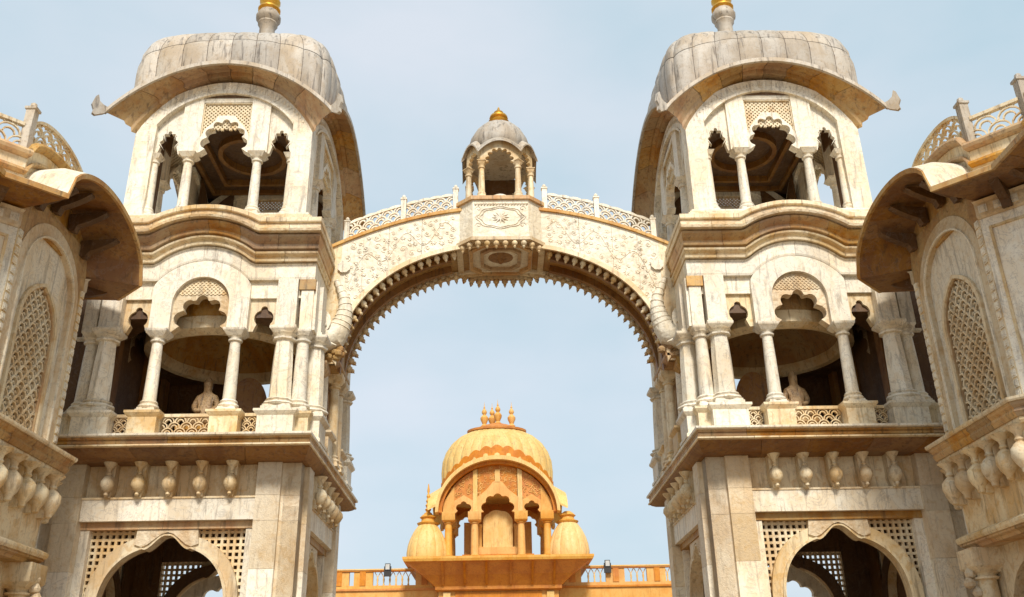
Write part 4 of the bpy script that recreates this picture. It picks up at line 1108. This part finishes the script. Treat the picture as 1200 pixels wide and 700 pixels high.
    # frieze and mouldings
    band('frieze', [(-0.3, 9.625), (0.02, 9.625), (0.05, 9.68), (0.05, 9.98), (0.1, 10.04), (-0.3, 10.04)], M_CARVE, None, runs=(0, 1, 3, 4), cut={0: 6})
    sqm = MB().fbox(-0.09, 0.09, 0, 0.02, -0.09, 0.09).fbox(-0.04, 0.04, 0.02, 0.035, -0.04, 0.04).mesh('frieze_square', M_WHITE, False)
    o_ = offs(0.05)
    for i in (0, 1, 3):
        a, b = Vector(o_[i]), Vector(o_[i + 1]); L = (b - a).length; n_ = int(L / 0.27); ang = math.atan2((b - a).y, (b - a).x)
        for q in range(n_):
            p = a + (b - a) * ((q + .5) / n_); ob('frieze_square', sqm, W, (p.x, p.y, 9.83), ang)
    # balcony moulding (bottom of the bay) and its brackets
    band('balcony_moulding', [(-0.3, 5.02), (0.24, 5.02), (0.27, 5.08), (0.27, 5.14), (-0.3, 5.14)], M_CREAM, None, cut={0: 3, 2: 3})
    band('balcony_moulding', [(-0.3, 5.143), (0.30, 5.143), (0.36, 5.24), (0.34, 5.30), (0.40, 5.36), (0.42, 5.42), (-0.3, 5.42)], M_AMBER, None, cut={0: 3, 2: 4})
    band('balcony_moulding', [(-0.3, 5.423), (0.46, 5.423), (0.48, 5.46), (0.48, 5.51), (0.1, 5.56), (-0.3, 5.56)], M_CREAM, None, cut={0: 4, 2: 3})
    band('lower_moulding', [(-0.5, 3.08), (0.06, 3.08), (0.10, 3.14), (0.18, 3.17), (0.18, 3.22), (-0.5, 3.22)], M_AMBER, None, cut={0: 3, 2: 3})
    band('lower_moulding', [(-0.5, 3.223), (0.22, 3.223), (0.25, 3.28), (0.25, 3.34), (0.1, 3.42), (-0.5, 3.42)], M_CREAM, None, cut={0: 3, 2: 2})
    bk = MB(); bk.smooth = True
    bk.lathe([(0.03, -0.95), (0.08, -0.92), (0.09, -0.84), (0.17, -0.74), (0.225, -0.60), (0.215, -0.46), (0.13, -0.36), (0.07, -0.31), (0.10, -0.27), (0.07, -0.22),
              (0.09, -0.14), (0.2, -0.04), (0.24, 0.0)], 14, (0, -0.20, 0), sx=0.92)
    bk.prism([(-0.1, -0.95), (0.1, -0.95), (0.1, 0), (-0.1, 0)], -0.05, 0.14)
    bk = bk.mesh('bracket', M_CREAM)
    for j in range(6): ob('bracket', bk, W, ((j - 2.5) * 0.62, 0.0, 5.02))
    for i in (1, 3):
        o_ = offs(0.0); a, b = Vector(o_[i]), Vector(o_[i + 1]); ang = math.atan2((b - a).y, (b - a).x)
        for f in (0.3, 0.75): p = a + (b - a) * f; ob('bracket', bk, W, (p.x, p.y, 5.02), ang)
    for j in range(7): ob('bracket', bk, W, (-HB - ch - 0.35 - j * 0.55, ch, 5.02))
    # below: columns and niches, mostly under the picture
    colW = column_meshes('W', 4.6, 0.24, mat=M_CREAM, cap_w=0.36, cap_h=0.6)
    for u in (-HB + 0.2, HB - 0.2):
        o = ob('column', colW[0], W, (u, 0.12, GZ + 0.08)); ob('column_base', colW[1], o); ob('capital', colW[2], o)
    zt = GZ + 4.68
    A = [(1.1, GZ)] + [(1.1 * math.cos(PI * i / 20), 1.55 + 1.15 * math.sin(PI * i / 20)) for i in range(21)] + [(-1.1, GZ)]
    Ai, Bi = A, [(HB - 0.02, GZ)] + [ray_poly(0, 1.5, PI * i / 20 + 1e-4 * (1 if i == 0 else (-1 if i == 20 else 0)), [(HB - .02, GZ), (HB - .02, 3.09), (-HB + .02, 3.09), (-HB + .02, GZ)]) for i in range(21)] + [(-HB + 0.02, GZ)]
    ob('niche_wall', MB().strip(Ai, Bi, -0.9, -0.35).mesh('niche_wall', M_CREAM, False), W)
    ob('niche_back', MB().fbox(-1.2, 1.2, -1.0, -0.9, GZ, 3.1).mesh('niche_back', M_INNER_SHADE, False), W)
    ft = MB(); ft.smooth = True
    for j in range(7):
        ft.lathe([(0.01, -0.14), (0.11, -0.08), (0.13, 0.0), (0.07, 0.1), (0.01, 0.13)], 8, (0.02 * (j % 2), -0.10 - 0.05 * j % 0.2 , 2.98 - j * 0.2))
    ft = ft.mesh('scroll_bracket', M_CARVE)
    for u in (-HB + 0.15, HB - 0.15): ob('scroll_bracket', ft, W, (u, 0.0, 0))
    # ------------------------------ curved eave
    oh = 1.15
    def ell(s): return math.sqrt(max(0, 1 - s * s))
    def eb(s, d, z):
        return 1.22 * ell(s) ** 0.95 if d > -0.29 else 1.22 * ell(s)
    band('eave_slab', [(-0.3, 10.10), (0.0, 10.10), (oh - 0.06, 10.06), (oh, 10.06), (oh + 0.02, 10.16), (0.5, 10.40), (-0.3, 10.5)], M_BROWN_SHADED, eb, cut={0: 6, 2: 8})
    band('eave_lip', [(oh - 0.02, 10.05), (oh + 0.05, 10.05), (oh + 0.05, 10.17), (oh - 0.02, 10.19)], M_AMBER, eb)
    band('eave_top', [(-0.3, 10.52), (0.5, 10.42), (oh, 10.19), (oh, 10.20), (0.5, 10.46), (-0.3, 10.56)], M_WHITE, eb)
    # inner curved soffit wall (fills the arch between wall head and eave)
    lun = [(HB, 10.04)] + [(HB * math.cos(PI * i / 24), 10.10 + 1.22 * math.sin(PI * i / 24)) for i in range(25)] + [(-HB, 10.04)]
    ob('eave_wall', MB().prism(lun, -0.3, -0.06).mesh('eave_wall', M_AMBER, False), W)
    # brackets under the eave
    eb_ = MB(); eb_.prism([(-0.02, 0.0), (0.0, -0.42), (0.14, -0.46), (0.2, -0.3), (0.42, -0.22), (0.66, -0.1), (0.84, 0.02), (0.84, 0.06)], -0.10, 0.10)
    eb_ = eb_.mesh('eave_bracket', M_INNER_SHADE, False)  # shade under the eave painted into the bracket colour
    def ebk(u, y, z, ang): ob('eave_bracket', eb_, W, (u, y, z), ang - PI / 2)
    for s in (-0.72, -0.26, 0.26, 0.72): ebk(s * HB, 0.0, 10.02 + 1.14 * ell(s) , 0)
    for i in (1, 3):
        o_ = offs(0.0); a, b = Vector(o_[i]), Vector(o_[i + 1]); m_ = (a + b) / 2; ebk(m_.x, m_.y, 10.10, math.atan2((b - a).y, (b - a).x))
    for j in range(4): ebk(-HB - ch - 0.4 - j * 0.85, ch, 10.10, 0)
    # parapet above the eave, its rounded moulding arches over the bay
    def pb(s, d, z): return 0.62 * ell(s * 0.999)
    band('parapet', [(-0.55, 10.40), (-0.2, 10.40), (-0.2, 11.42), (-0.55, 11.42)], M_CREAM, pb)
    band('parapet_moulding', [(-0.6, 11.423), (-0.16, 11.423), (-0.06, 11.47), (-0.03, 11.54), (-0.07, 11.61), (-0.16, 11.66), (-0.6, 11.66)], M_AMBER, pb)
    band('parapet_moulding', [(-0.6, 11.0), (-0.16, 11.0), (-0.08, 11.06), (-0.10, 11.13), (-0.6, 11.13)], M_AMBER, pb)
    pst = MB().rect([(0, 11.6), (0, 12.72), (0.03, 12.74), (0.03, 12.80)], 0.10, 0.10); pst.lathe([(0.04, 12.8), (0.08, 12.85), (0.07, 12.92), (0.02, 12.96)], 8)
    pst = pst.mesh('balustrade_post', M_DOME, False)
    o_ = offs(-0.35)
    for (u, y) in (o_[1], o_[2], o_[3], o_[4], (-HB - ch - 2.2, ch + 0.35), (-SB + 0.1, ch + 0.35)): ob('balustrade_post', pst, W, (u, y, 0))
    def screen(a, b, rise, n_s):
        a, b = Vector(a), Vector(b); L = (b - a).length; m = MB(); hw = L / 2 - 0.11
        zf = lambda u: rise * ell(max(-1, min(1, u / (hw + 0.02))))
        rr = hw / n_s
        scale_screen(m, -hw, hw, 11.74, 12.30, -0.03, 0.03, r=rr * 0.98, th=0.032, zoff=zf, n=7)
        xx = [hw * math.sin(-PI/2 + PI * i / 24) for i in range(25)]
        m.strip([(x, 11.64 + zf(x)) for x in xx], [(x, 11.74 + zf(x)) for x in xx], -0.06, 0.06)
        m.strip([(x, 12.27 + zf(x)) for x in xx], [(x, 12.35 + zf(x)) for x in xx], -0.06, 0.06)
        mid_ = (a + b) / 2
        ob('balustrade_screen', m.mesh('balustrade_screen', M_CREAM, False), W, (mid_.x, mid_.y, 0), math.atan2((b - a).y, (b - a).x))
    screen(o_[2], o_[3], 0.62, 6); screen(o_[1], o_[2], 0.0, 2); screen(o_[3], o_[4], 0.0, 2)
    screen((-HB - ch - 2.2, ch + .35), o_[1], 0.0, 4); screen((-SB + 0.1, ch + .35), (-HB - ch - 2.2, ch + .35), 0.0, 3)
    ob('roof_slab', MB().box(-SB, SF, ch + 0.56, 5.0, 10.3, 10.6).mesh('roof_slab', M_CREAM, False), W)
    ob('rear_wall', MB().box(-SB, SF, ch + 0.42, ch + 1.0, GZ, 10.3).mesh('rear_wall', M_INNER_SHADE, False), W)
    return W
wing_L = build_wing()
wing_R = copy_tree(wing_L)
wing_R.location = (10.4, 19.4, 0); wing_R.rotation_euler = (0, 0, -PI / 2); wing_R.scale = (1, 1, 1)
# the right wing is the mirror of the left one: near end away from the gate
wing_R.scale = (-1, 1, 1)
wing_R['label'] = 'right marble wing with a tall jali window and a curved eave'
for w_ in (wing_L, wing_R): w_['group'] = 'wings beside the gate'

# ================================================================== STATUES AND SLABS IN THE BALCONIES
def skin_fig(name, joints, edges, mat, label, cat, loc, rz, group):
    me = bpy.data.meshes.new(name); me.from_pydata([j[0] for j in joints], edges, [])
    me.materials.append(mat)
    o = ob(name, me, None, loc, rz); tag(o, label, cat, group)
    md = o.modifiers.new('skin', 'SKIN'); 
    for i, j in enumerate(joints):
        r_ = j[1]; r_ = (r_, r_) if not isinstance(r_, tuple) else r_
        me.skin_vertices[0].data[i].radius = r_
    me.skin_vertices[0].data[0].use_root = True
    sb = o.modifiers.new('sub', 'SUBSURF'); sb.levels = 2; sb.render_levels = 2
    return o
def statue(loc, rz, label):
    J = [((0, 0, 0.34), (0.34, 0.26)), ((0, 0, 0.62), (0.27, 0.21)), ((0, 0, 0.98), (0.29, 0.20)), ((0, -0.01, 1.20), (0.10, 0.10)), ((0, -0.03, 1.40), (0.155, 0.18)), ((0, -0.02, 1.54), (0.14, 0.15)), ((0, 0.0, 1.70), (0.085, 0.085)),
         ((-0.25, 0, 1.02), 0.12), ((-0.36, -0.04, 0.74), 0.095), ((-0.25, -0.24, 0.56), 0.08), ((-0.06, -0.32, 0.54), 0.065),
         ((0.25, 0, 1.02), 0.12), ((0.36, -0.04, 0.74), 0.095), ((0.25, -0.24, 0.56), 0.08), ((0.08, -0.33, 0.50), 0.065),
         ((-0.26, -0.14, 0.24), 0.20), ((-0.44, -0.40, 0.18), 0.16), ((-0.1, -0.52, 0.12), 0.10),
         ((0.26, -0.14, 0.24), 0.20), ((0.44, -0.40, 0.18), 0.16), ((0.1, -0.58, 0.14), 0.10)]
    E_ = [(0,1),(1,2),(2,3),(3,4),(4,5),(5,6),(2,7),(7,8),(8,9),(9,10),(2,11),(11,12),(12,13),(13,14),(0,15),(15,16),(16,17),(0,18),(18,19),(19,20)]
    return skin_fig('seated_statue', J, E_, M_STATUE, label, 'statue', loc, rz, 'statues seated in the balconies')
for sx, side in ((-1, 'left'), (1, 'right')):
    pz = 6.36
    pl = MB().rect([(0.05, 0), (0.05, 0.12), (0, 0.15), (0, 0.75), (0.06, 0.8), (0.06, 0.9)], 0.55, 0.5)
    p_ = ob('statue_plinth', pl.mesh('statue_plinth', M_AMBER, False), None, (sx * 8.35, 25.2, pz))
    tag(p_, 'stone plinth under the statue in the balcony of the %s tower' % side, 'plinth', 'plinths in the balconies')
    o = statue((sx * 8.35, 25.2, pz + 0.90), 0.0, 'seated stone statue with a topknot in the balcony of the %s tower' % side)
    o.scale = (0.92, 0.92, 0.92)
    sl = MB()
    pts = [(-0.55, 0)] + [(-0.55 * math.cos(PI * i / 16), 1.7 + 0.95 * math.sin(PI * i / 16)) for i in range(17)] + [(0.55, 0)]
    sl.prism(pts[::-1], -0.12, 0.12)
    s_ = ob('round_topped_slab', sl.mesh('round_topped_slab', M_BROWN_SHADED, False), None, (sx * 7.38, 25.9, pz), R(-14 * sx))
    tag(s_, 'dark round-topped stone slab in the balcony of the %s tower' % side, 'stone slab', 'round-topped slabs in the balconies')

# ================================================================== THE YELLOW TEMPLE BEHIND
FY = 80.0
def build_temple():
    TP = thing('yellow_temple_gatehouse', 'yellow and orange domed temple pavilion far behind under the arch', 'temple', (0, FY, 0))
    ob('wall', MB().box(-5.0, 5.0, 0.3, 8.5, GZ, 9.3).mesh('wall', M_YEL, False), TP)
    for x in (-4.3, 4.3): ob('pilaster', MB().box(x - .3, x + .3, 0.1, 0.3, GZ, 9.0).mesh('pilaster', M_PALE, False), TP)
    ob('wall_panel', MB().box(-3.6, 3.6, 0.2, 0.3, 4.0, 9.0).mesh('wall_panel', M_ORG, False), TP)
    cn = MB()
    secs = []
    for o_, z in ((0.0, 9.1), (0.25, 9.2), (0.25, 9.45), (1.2, 10.3), (2.4, 11.15), (2.75, 11.25), (2.85, 11.45), (2.85, 11.62), (0, 11.62)):
        secs.append([(-5.0 - o_, -o_ * 0.75, z), (5.0 + o_, -o_ * 0.75, z), (5.0 + o_, 8.8 + o_ * .75, z), (-5.0 - o_, 8.8 + o_ * .75, z)])
    cn.sweep(secs[:4]); lower = cn.mesh('cornice', M_ORG, False); ob('cornice', lower, TP)
    ob('cornice', MB().sweep(secs[3:6]).mesh('cornice', M_ORG, False), TP)
    ob('slab', MB().sweep(secs[5:]).mesh('slab', M_YEL, False), TP)
    rbk = MB().prism([(0, 9.5), (0.3, 9.55), (1.2, 10.5), (2.2, 11.1), (0, 11.1)], -0.09, 0.09).mesh('bracket', M_ORG, False)
    for x in (-4.6, -2.8, -1.0, 1.0, 2.8, 4.6): ob('bracket', rbk, TP, (x, -0.1, 0), -PI / 2)
    # open pavilion
    cy = 4.4; Dd = 3.5
    col = column_meshes('T', 3.95, 0.34, mat=M_YEL, n=10, cap_w=0.55, cap_h=0.9)
    for k, H in ((0, 4.4), (2, 4.4)):
        for x in (-4.25, -2.0, 2.0, 4.25):
            o = ob('column', col[0], TP, (x, cy + (-Dd if k == 0 else Dd), 11.75)); ob('column_base', col[1], o); ob('capital', col[2], o)
    for x in (-4.25, 4.25):
        o = ob('column', col[0], TP, (x, cy, 11.75)); ob('column_base', col[1], o); ob('capital', col[2], o)
    ob('floor_slab', MB().box(-5.1, 5.1, cy - Dd - .7, cy + Dd + .7, 11.6, 11.78).mesh('floor_slab', M_PALE, False), TP)
    # front and back tympana under the segmental gable
    def zin(u): return 15.7 + 4.1 * (1 - (u / 4.9) ** 2) ** 0.62 if abs(u) < 4.9 else 15.7
    for k in (0, 2):
        d = Dd + 0.2
        c3 = cusps(1.35, 15.75, 17.15, 2, 0.28)
        poly = [(1.75, 15.6), (1.75, 17.0), (1.0, 17.6), (0.4, 18.3), (0, 18.5), (-0.4, 18.3), (-1.0, 17.6), (-1.75, 17.0), (-1.75, 15.6)]
        A, B = panel_with_hole([(1.5, 15.65)] + c3 + [(-1.5, 15.65)], poly, 0, 15.6)
        o = ob('cusped_arch', MB().strip(A, B, -0.4, 0.0).mesh('cusped_arch', M_YEL, False), TP, (0, cy, 0), k * PI/2); o.location.y = cy - d if k == 0 else cy + d
        def P(nm, m, mt):
            o = ob(nm, m.mesh(nm, mt, False), TP, (0, cy - d if k == 0 else cy + d, 0), k * PI / 2)
        xs = [1.7 - 3.4 * i / 16 for i in range(17)]
        P('carved_tympanum', MB().strip([(x, ray_poly(0, 15.6, math.atan2(1, x / 2.2), poly)[1] * 0 + (17.6 + 0.9 * (1 - abs(x) / 1.0) if abs(x) < 1.0 else 17.0 + 0.6 * (1.75 - abs(x)) / 0.75) - 0.05) for x in xs], [(x, zin(x)) for x in xs], -0.35, -0.08), M_ORG)
        for sg in (-1, 1):
            c2 = cusps(0.62, 15.85, 16.55, 1, 0.2)
            a_, b_ = 2.15, 3.75; mid = (a_ + b_) / 2; hb = (b_ - a_) / 2
            pl_ = [(hb, 15.6), (hb, 16.7), (0, 17.2), (-hb, 16.7), (-hb, 15.6)]
            A, B = panel_with_hole([(0.7, 15.65)] + c2 + [(-0.7, 15.65)], pl_, 0, 15.6)
            P('cusped_arch', MB().strip([(x + sg * mid, z) for x, z in A], [(x + sg * mid, z) for x, z in B], -0.4, -0.03), M_YEL)
            xs = [a_ + (b_ - a_ + 0.35) * i / 8 for i in range(9)]
            low_ = lambda x: 16.7 + 0.5 * max(0, 1 - abs(x - mid) / hb) - 0.05
            P('carved_tympanum', MB().strip([(sg * x, low_(x)) for x in xs][::-sg], [(sg * x, max(low_(x) + 0.02, zin(x))) for x in xs][::-sg], -0.35, -0.10), M_ORG)
            P('post', MB().prism([(sg * 1.75, 15.6), (sg * 2.15, 15.6), (sg * 2.15, zin(2.15)), (sg * 1.75, zin(1.75))][::sg], -0.4, 0.08), M_PALE)
            P('post', MB().prism([(sg * 3.75, 15.6), (sg * 4.75, 15.6), (sg * 4.7, 16.6), (sg * 4.2, 17.3), (sg * 3.75, zin(3.8))][::sg], -0.4, 0.02), M_YEL)
        cur = MB(); rr_ = random.Random(3)
        for q in range(150):
            x = rr_.uniform(-4.0, 4.0); ax = abs(x)
            lo_ = (17.6 + 0.9 * (1 - ax) if ax < 1 else 17.0 + 0.6 * (1.75 - ax) / 0.75) if ax < 1.75 else 16.7 + 0.5 * max(0, 1 - abs(ax - 2.95) / 0.8)
            hi_ = zin(x) - 0.1
            if hi_ - lo_ < 0.3: continue
            z = rr_.uniform(lo_ + 0.1, hi_); a_ = rr_.uniform(0, 6.28); r_ = rr_.uniform(0.09, 0.17)
            cur.tube([(x + (r_ - r_*.08*t) * math.cos(a_ + t*.75), 0.07, z + (r_ - r_*.08*t) * math.sin(a_ + t*.75)) for t in range(8)], 0.035, 4)
        P('carved_scrolls', cur, M_YEL); kids(TP)[-1]['kind'] = 'stuff'
        P('post', MB().prism([(-0.22, 18.3), (0.22, 18.3), (0.22, 19.4), (-0.22, 19.4)], -0.4, 0.04), M_PALE)
        tt = [PI * i / 32 for i in range(33)]
        A = [(4.80 * math.cos(t), 15.6 + 4.2 * math.sin(t)) for t in tt]; B = [(5.1 * math.cos(t), 15.65 + 4.5 * math.sin(t)) for t in tt]
        P('eave', MB().strip(A, B, -0.7, 0.42), M_ORG)
        A = [(5.1 * math.cos(t), 15.6 + 4.5 * math.sin(t)) for t in tt]; B = [(5.36 * math.cos(t), 15.55 + 4.9 * math.sin(t)) for t in tt]
        P('eave_lip', MB().strip(A, B, -0.7, 0.95), M_PALE)
    for sg in (-1, 1):
        m = MB(); secs = []
        for i in range(17):
            s = -1 + 2 * i / 16; z = 15.9 + 2.0 * (1 - s * s) ** 0.7
            secs.append([(4.9, s * 4.0, z + 0.5), (6.0, s * 4.3, z - 0.1), (6.05, s * 4.3, z + 0.05), (4.9, s * 4.0, z + 0.75)])
        ob('side_eave', m.sweep(secs).mesh('side_eave', M_PALE, False), TP, (0, cy, 0), 0 if sg == 1 else PI)
        ob('side_wall', MB().box(sg * 4.6 - 0.2, sg * 4.6 + 0.2, cy - 3.3, cy + 3.3, 16.5, 18.0).mesh('side_wall', M_YEL, False), TP)
    ob('ceiling', MB().box(-4.5, 4.5, cy - 3.4, cy + 3.4, 17.35, 17.6).mesh('ceiling', M_ORG, False), TP)
    # niche seen in the middle, a pale arched tablet on steps
    A = [(-1.3, 12.95)] + [(-1.3 * math.cos(PI * i / 18) * (1 + 0.0 * i), 15.1 + 1.0 * math.sin(PI * i / 18) + 0.10 * abs(math.sin(PI * i / 18 * 3.5))) for i in range(19)] + [(1.3, 12.95)]
    ob('arched_tablet', MB().prism(A[::-1], 0, 0.4).mesh('arched_tablet', M_PALE, False), TP, (0, cy - 1.6, 0))
    for sg in (-1, 1):
        ob('tablet_column', MB().lathe([(0.2, 12.9), (0.26, 13.0), (0.17, 13.1), (0.16, 14.6), (0.26, 14.8), (0.2, 15.0)], 8, (sg * 1.55, cy - 1.7, 0)).mesh('tablet_column', M_YEL, True), TP)
    ob('step', MB().box(-3.1, 3.1, cy - 2.6, cy + 2, 11.78, 12.3).mesh('step', M_ORG, False), TP)
    ob('step', MB().box(-2.0, 2.0, cy - 2.2, cy + 2, 12.3, 12.95).mesh('step', M_YEL, False), TP)
    for x, h_ in ((-2.55, 15.6), (2.55, 15.6)): ob('rear_pier', MB().box(x - 0.5, x + 0.5, cy + 0.6, cy + 1.4, 12.3, h_).mesh('rear_pier', M_YEL, False), TP)
    ob('rear_wall', MB().box(-2.0, 2.0, cy + 1.0, cy + 1.4, 12.95, 17.4).mesh('rear_wall', M_ORG, False), TP)
    # ribbed dome
    RB = 30
    dm = MB(); dm.smooth = True
    pr = [(4.6, 17.3), (4.78, 18.2), (4.92, 19.0), (4.96, 19.9), (4.88, 20.9), (4.58, 21.8), (4.08, 22.6), (3.35, 23.25), (2.5, 23.7)]
    lobe = lambda a: 1 + 0.034 * abs(math.sin(RB * a / 2)) ** 0.6
    N = RB * 6
    ds = []
    dm.lathe(pr, N, (0, cy, 0), sy=0.68, mod=lobe)
    ob('dome', dm.mesh('dome', M_TDOME), TP)
    sk = MB(); sk.smooth = True
    vs, fs = [], []
    N = RB * 8
    for i in range(N):
        a = 2 * PI * i / N
        zt = 18.7 + 0.28 * abs(math.sin(RB * a / 2)) + 2.75 * math.sin(a) ** 2
        rq = 5.02 - 0.045 * max(0, zt - 20.0) ** 2
        for r_, z in ((4.85, 17.3), (5.05, 18.0), (rq + 0.12, zt), (4.7, zt + 0.02)):
            vs.append((r_ * math.cos(a), cy + r_ * math.sin(a) * 0.68, z))
    for i in range(N):
        j = (i + 1) % N
        for q in range(3): fs.append((i*4 + q, j*4 + q, j*4 + q + 1, i*4 + q + 1))
    sk.add(vs, fs); ob('dome_skirt', sk.mesh('dome_skirt', M_ORG), TP)
    ob('dome_cap', MB().lathe([(2.3, 23.6), (2.75, 23.72), (2.78, 23.9), (2.3, 24.0), (1.2, 24.42), (0.4, 24.65)], 24, (0, cy, 0), sy=0.7).mesh('dome_cap', M_ORG, True), TP)
    fn = MB(); fn.smooth = True
    fn.lathe([(0.36, 0), (0.42, 0.15), (0.22, 0.32), (0.28, 0.45), (0.44, 0.75), (0.46, 0.95), (0.3, 1.15), (0.16, 1.25), (0.28, 1.4), (0.3, 1.55), (0.18, 1.75), (0.08, 1.85), (0.11, 1.95), (0.04, 2.1), (0.01, 2.5)], 10)
    fn = fn.mesh('finial', M_YEL)
    for x, y, z in ((-1.15, cy - 0.2, 24.2), (0.12, cy - 0.2, 24.45), (1.4, cy - 0.2, 24.2), (-0.42, cy + 0.9, 24.45)): ob('finial', fn, TP, (x, y, z)).scale = (0.82, 0.82, 1.0)
    # two small onion domes on the slab corners
    od = MB(); od.smooth = True
    RB2 = 12
    od.lathe([(1.60, 0), (1.68, 0.3), (1.70, 0.7), (1.62, 1.3), (1.44, 1.9), (1.16, 2.5), (0.86, 2.95), (0.62, 3.25)], RB2 * 8, mod=lambda a: 1 + 0.05 * abs(math.sin(RB2 * a / 2)) ** 0.4)
    od = od.mesh('small_dome', M_PALE)
    oc = MB().lathe([(0.85, 3.1), (0.95, 3.25), (0.6, 3.4), (0.55, 3.6), (0.72, 3.75), (0.5, 3.95), (0.3, 4.1)], 14).mesh('dome_collar', M_YEL, True)
    for sg in (-1, 1):
        o = ob('small_dome', od, TP, (sg * 6.05, 1.2, 11.62)); ob('dome_collar', oc, o)
        if sg < 0:
            sp = MB(); sp.smooth = True
            sp.lathe([(0.3, 4.0), (0.36, 4.1), (0.16, 4.25), (0.28, 4.45), (0.14, 4.6), (0.25, 4.8), (0.12, 5.0), (0.21, 5.2), (0.10, 5.4), (0.17, 5.6), (0.07, 5.85), (0.12, 6.05), (0.03, 6.7)], 10)
            ob('spire', sp.mesh('spire', M_YEL), o)
    return TP
build_temple()
# roof parapet walls either side of the temple, with open balusters
def terrace(label, sx):
    TW = thing('terrace_wall', label, 'wall', (0, FY + 1.2, 0), 0, 'terrace walls beside the yellow temple')
    a, b = 5.1, 22.0
    def bx(nm, x0, x1, y0, y1, z0, z1, mt): 
        lo, hi = sorted((sx * x0, sx * x1)); ob(nm, MB().box(lo, hi, y0, y1, z0, z1).mesh(nm, mt, False), TW)
    bx('wall', a, b, 0.0, 0.6, GZ, 9.35, M_YEL)
    bx('string_course', a, b, -0.15, 0.6, 9.353, 9.50, M_ORG)
    bx('string_course', a, b, -0.1, 0.5, 10.93, 11.03, M_ORG)
    bx('coping', a, b, -0.15, 0.55, 11.033, 11.13, M_PALE)
    bx('plinth', a, b, 0.0, 0.4, 9.503, 9.78, M_YEL)
    for x in (5.4, 9.1 if sx > 0 else 10.6, 12.6, 16.5, 20.4):
        bx('pier', x + 0.0, x + 1.6, 0.02, 0.4, 9.783, 10.927, M_YEL)
        bx('pier_strip', x + 0.6, x + 1.1, -0.06, 0.02, 9.783, 10.927, M_ORG)
    bl = MB(); bl.smooth = True
    bl.lathe([(0.07, 0), (0.09, 0.1), (0.05, 0.2), (0.09, 0.5), (0.06, 0.62), (0.05, 0.7)], 8)
    bl.tube([(0, 0, 0.66), (0.12, 0, 0.9), (0.26, 0, 1.15)], 0.035, 5); bl.tube([(0, 0, 0.66), (-0.12, 0, 0.9), (-0.26, 0, 1.15)], 0.035, 5)
    bl = bl.mesh('baluster', M_PALE)
    x = 7.1
    while x < 20:
        ok = True
        for px in (5.4, 9.1 if sx > 0 else 10.6, 12.6, 16.5, 20.4):
            if px - 0.1 < x < px + 1.7: ok = False
        if ok: ob('baluster', bl, TW, (sx * x, 0.2, 9.78))
        x += 0.52
terrace('yellow balustraded terrace wall left of the distant temple', -1)
terrace('yellow balustraded terrace wall right of the distant temple', 1)
def flood(x, label):
    L = thing('floodlight', label, 'floodlight', (x, FY + 1.0, 10.9), 0, 'floodlights on the terrace walls')
    ob('housing', MB().box(-0.22, 0.22, -0.22, 0.05, 0.05, 0.62).mesh('housing', M_BLACK, False), L)
    ob('lens', MB().box(-0.17, 0.17, -0.25, -0.222, 0.12, 0.56).mesh('lens', M_GLASS, False), L)
    ob('mount', MB().box(-0.3, 0.3, -0.18, 0.06, -0.42, 0.03).box(-0.3, -0.24, -0.1, 0.0, 0.03, 0.4).box(0.24, 0.3, -0.1, 0.0, 0.03, 0.4).mesh('mount', M_BLACK, False), L)
flood(-9.35, 'black floodlight on the terrace wall left of the distant temple')
flood(9.25, 'black floodlight on the terrace wall right of the distant temple')

# ================================================================== GROUND
g = MB().box(-600, 600, -200, 1500, GZ - 0.5, GZ).mesh('ground', M_GROUND, False)
go = ob('ground', g); go['kind'] = 'structure'
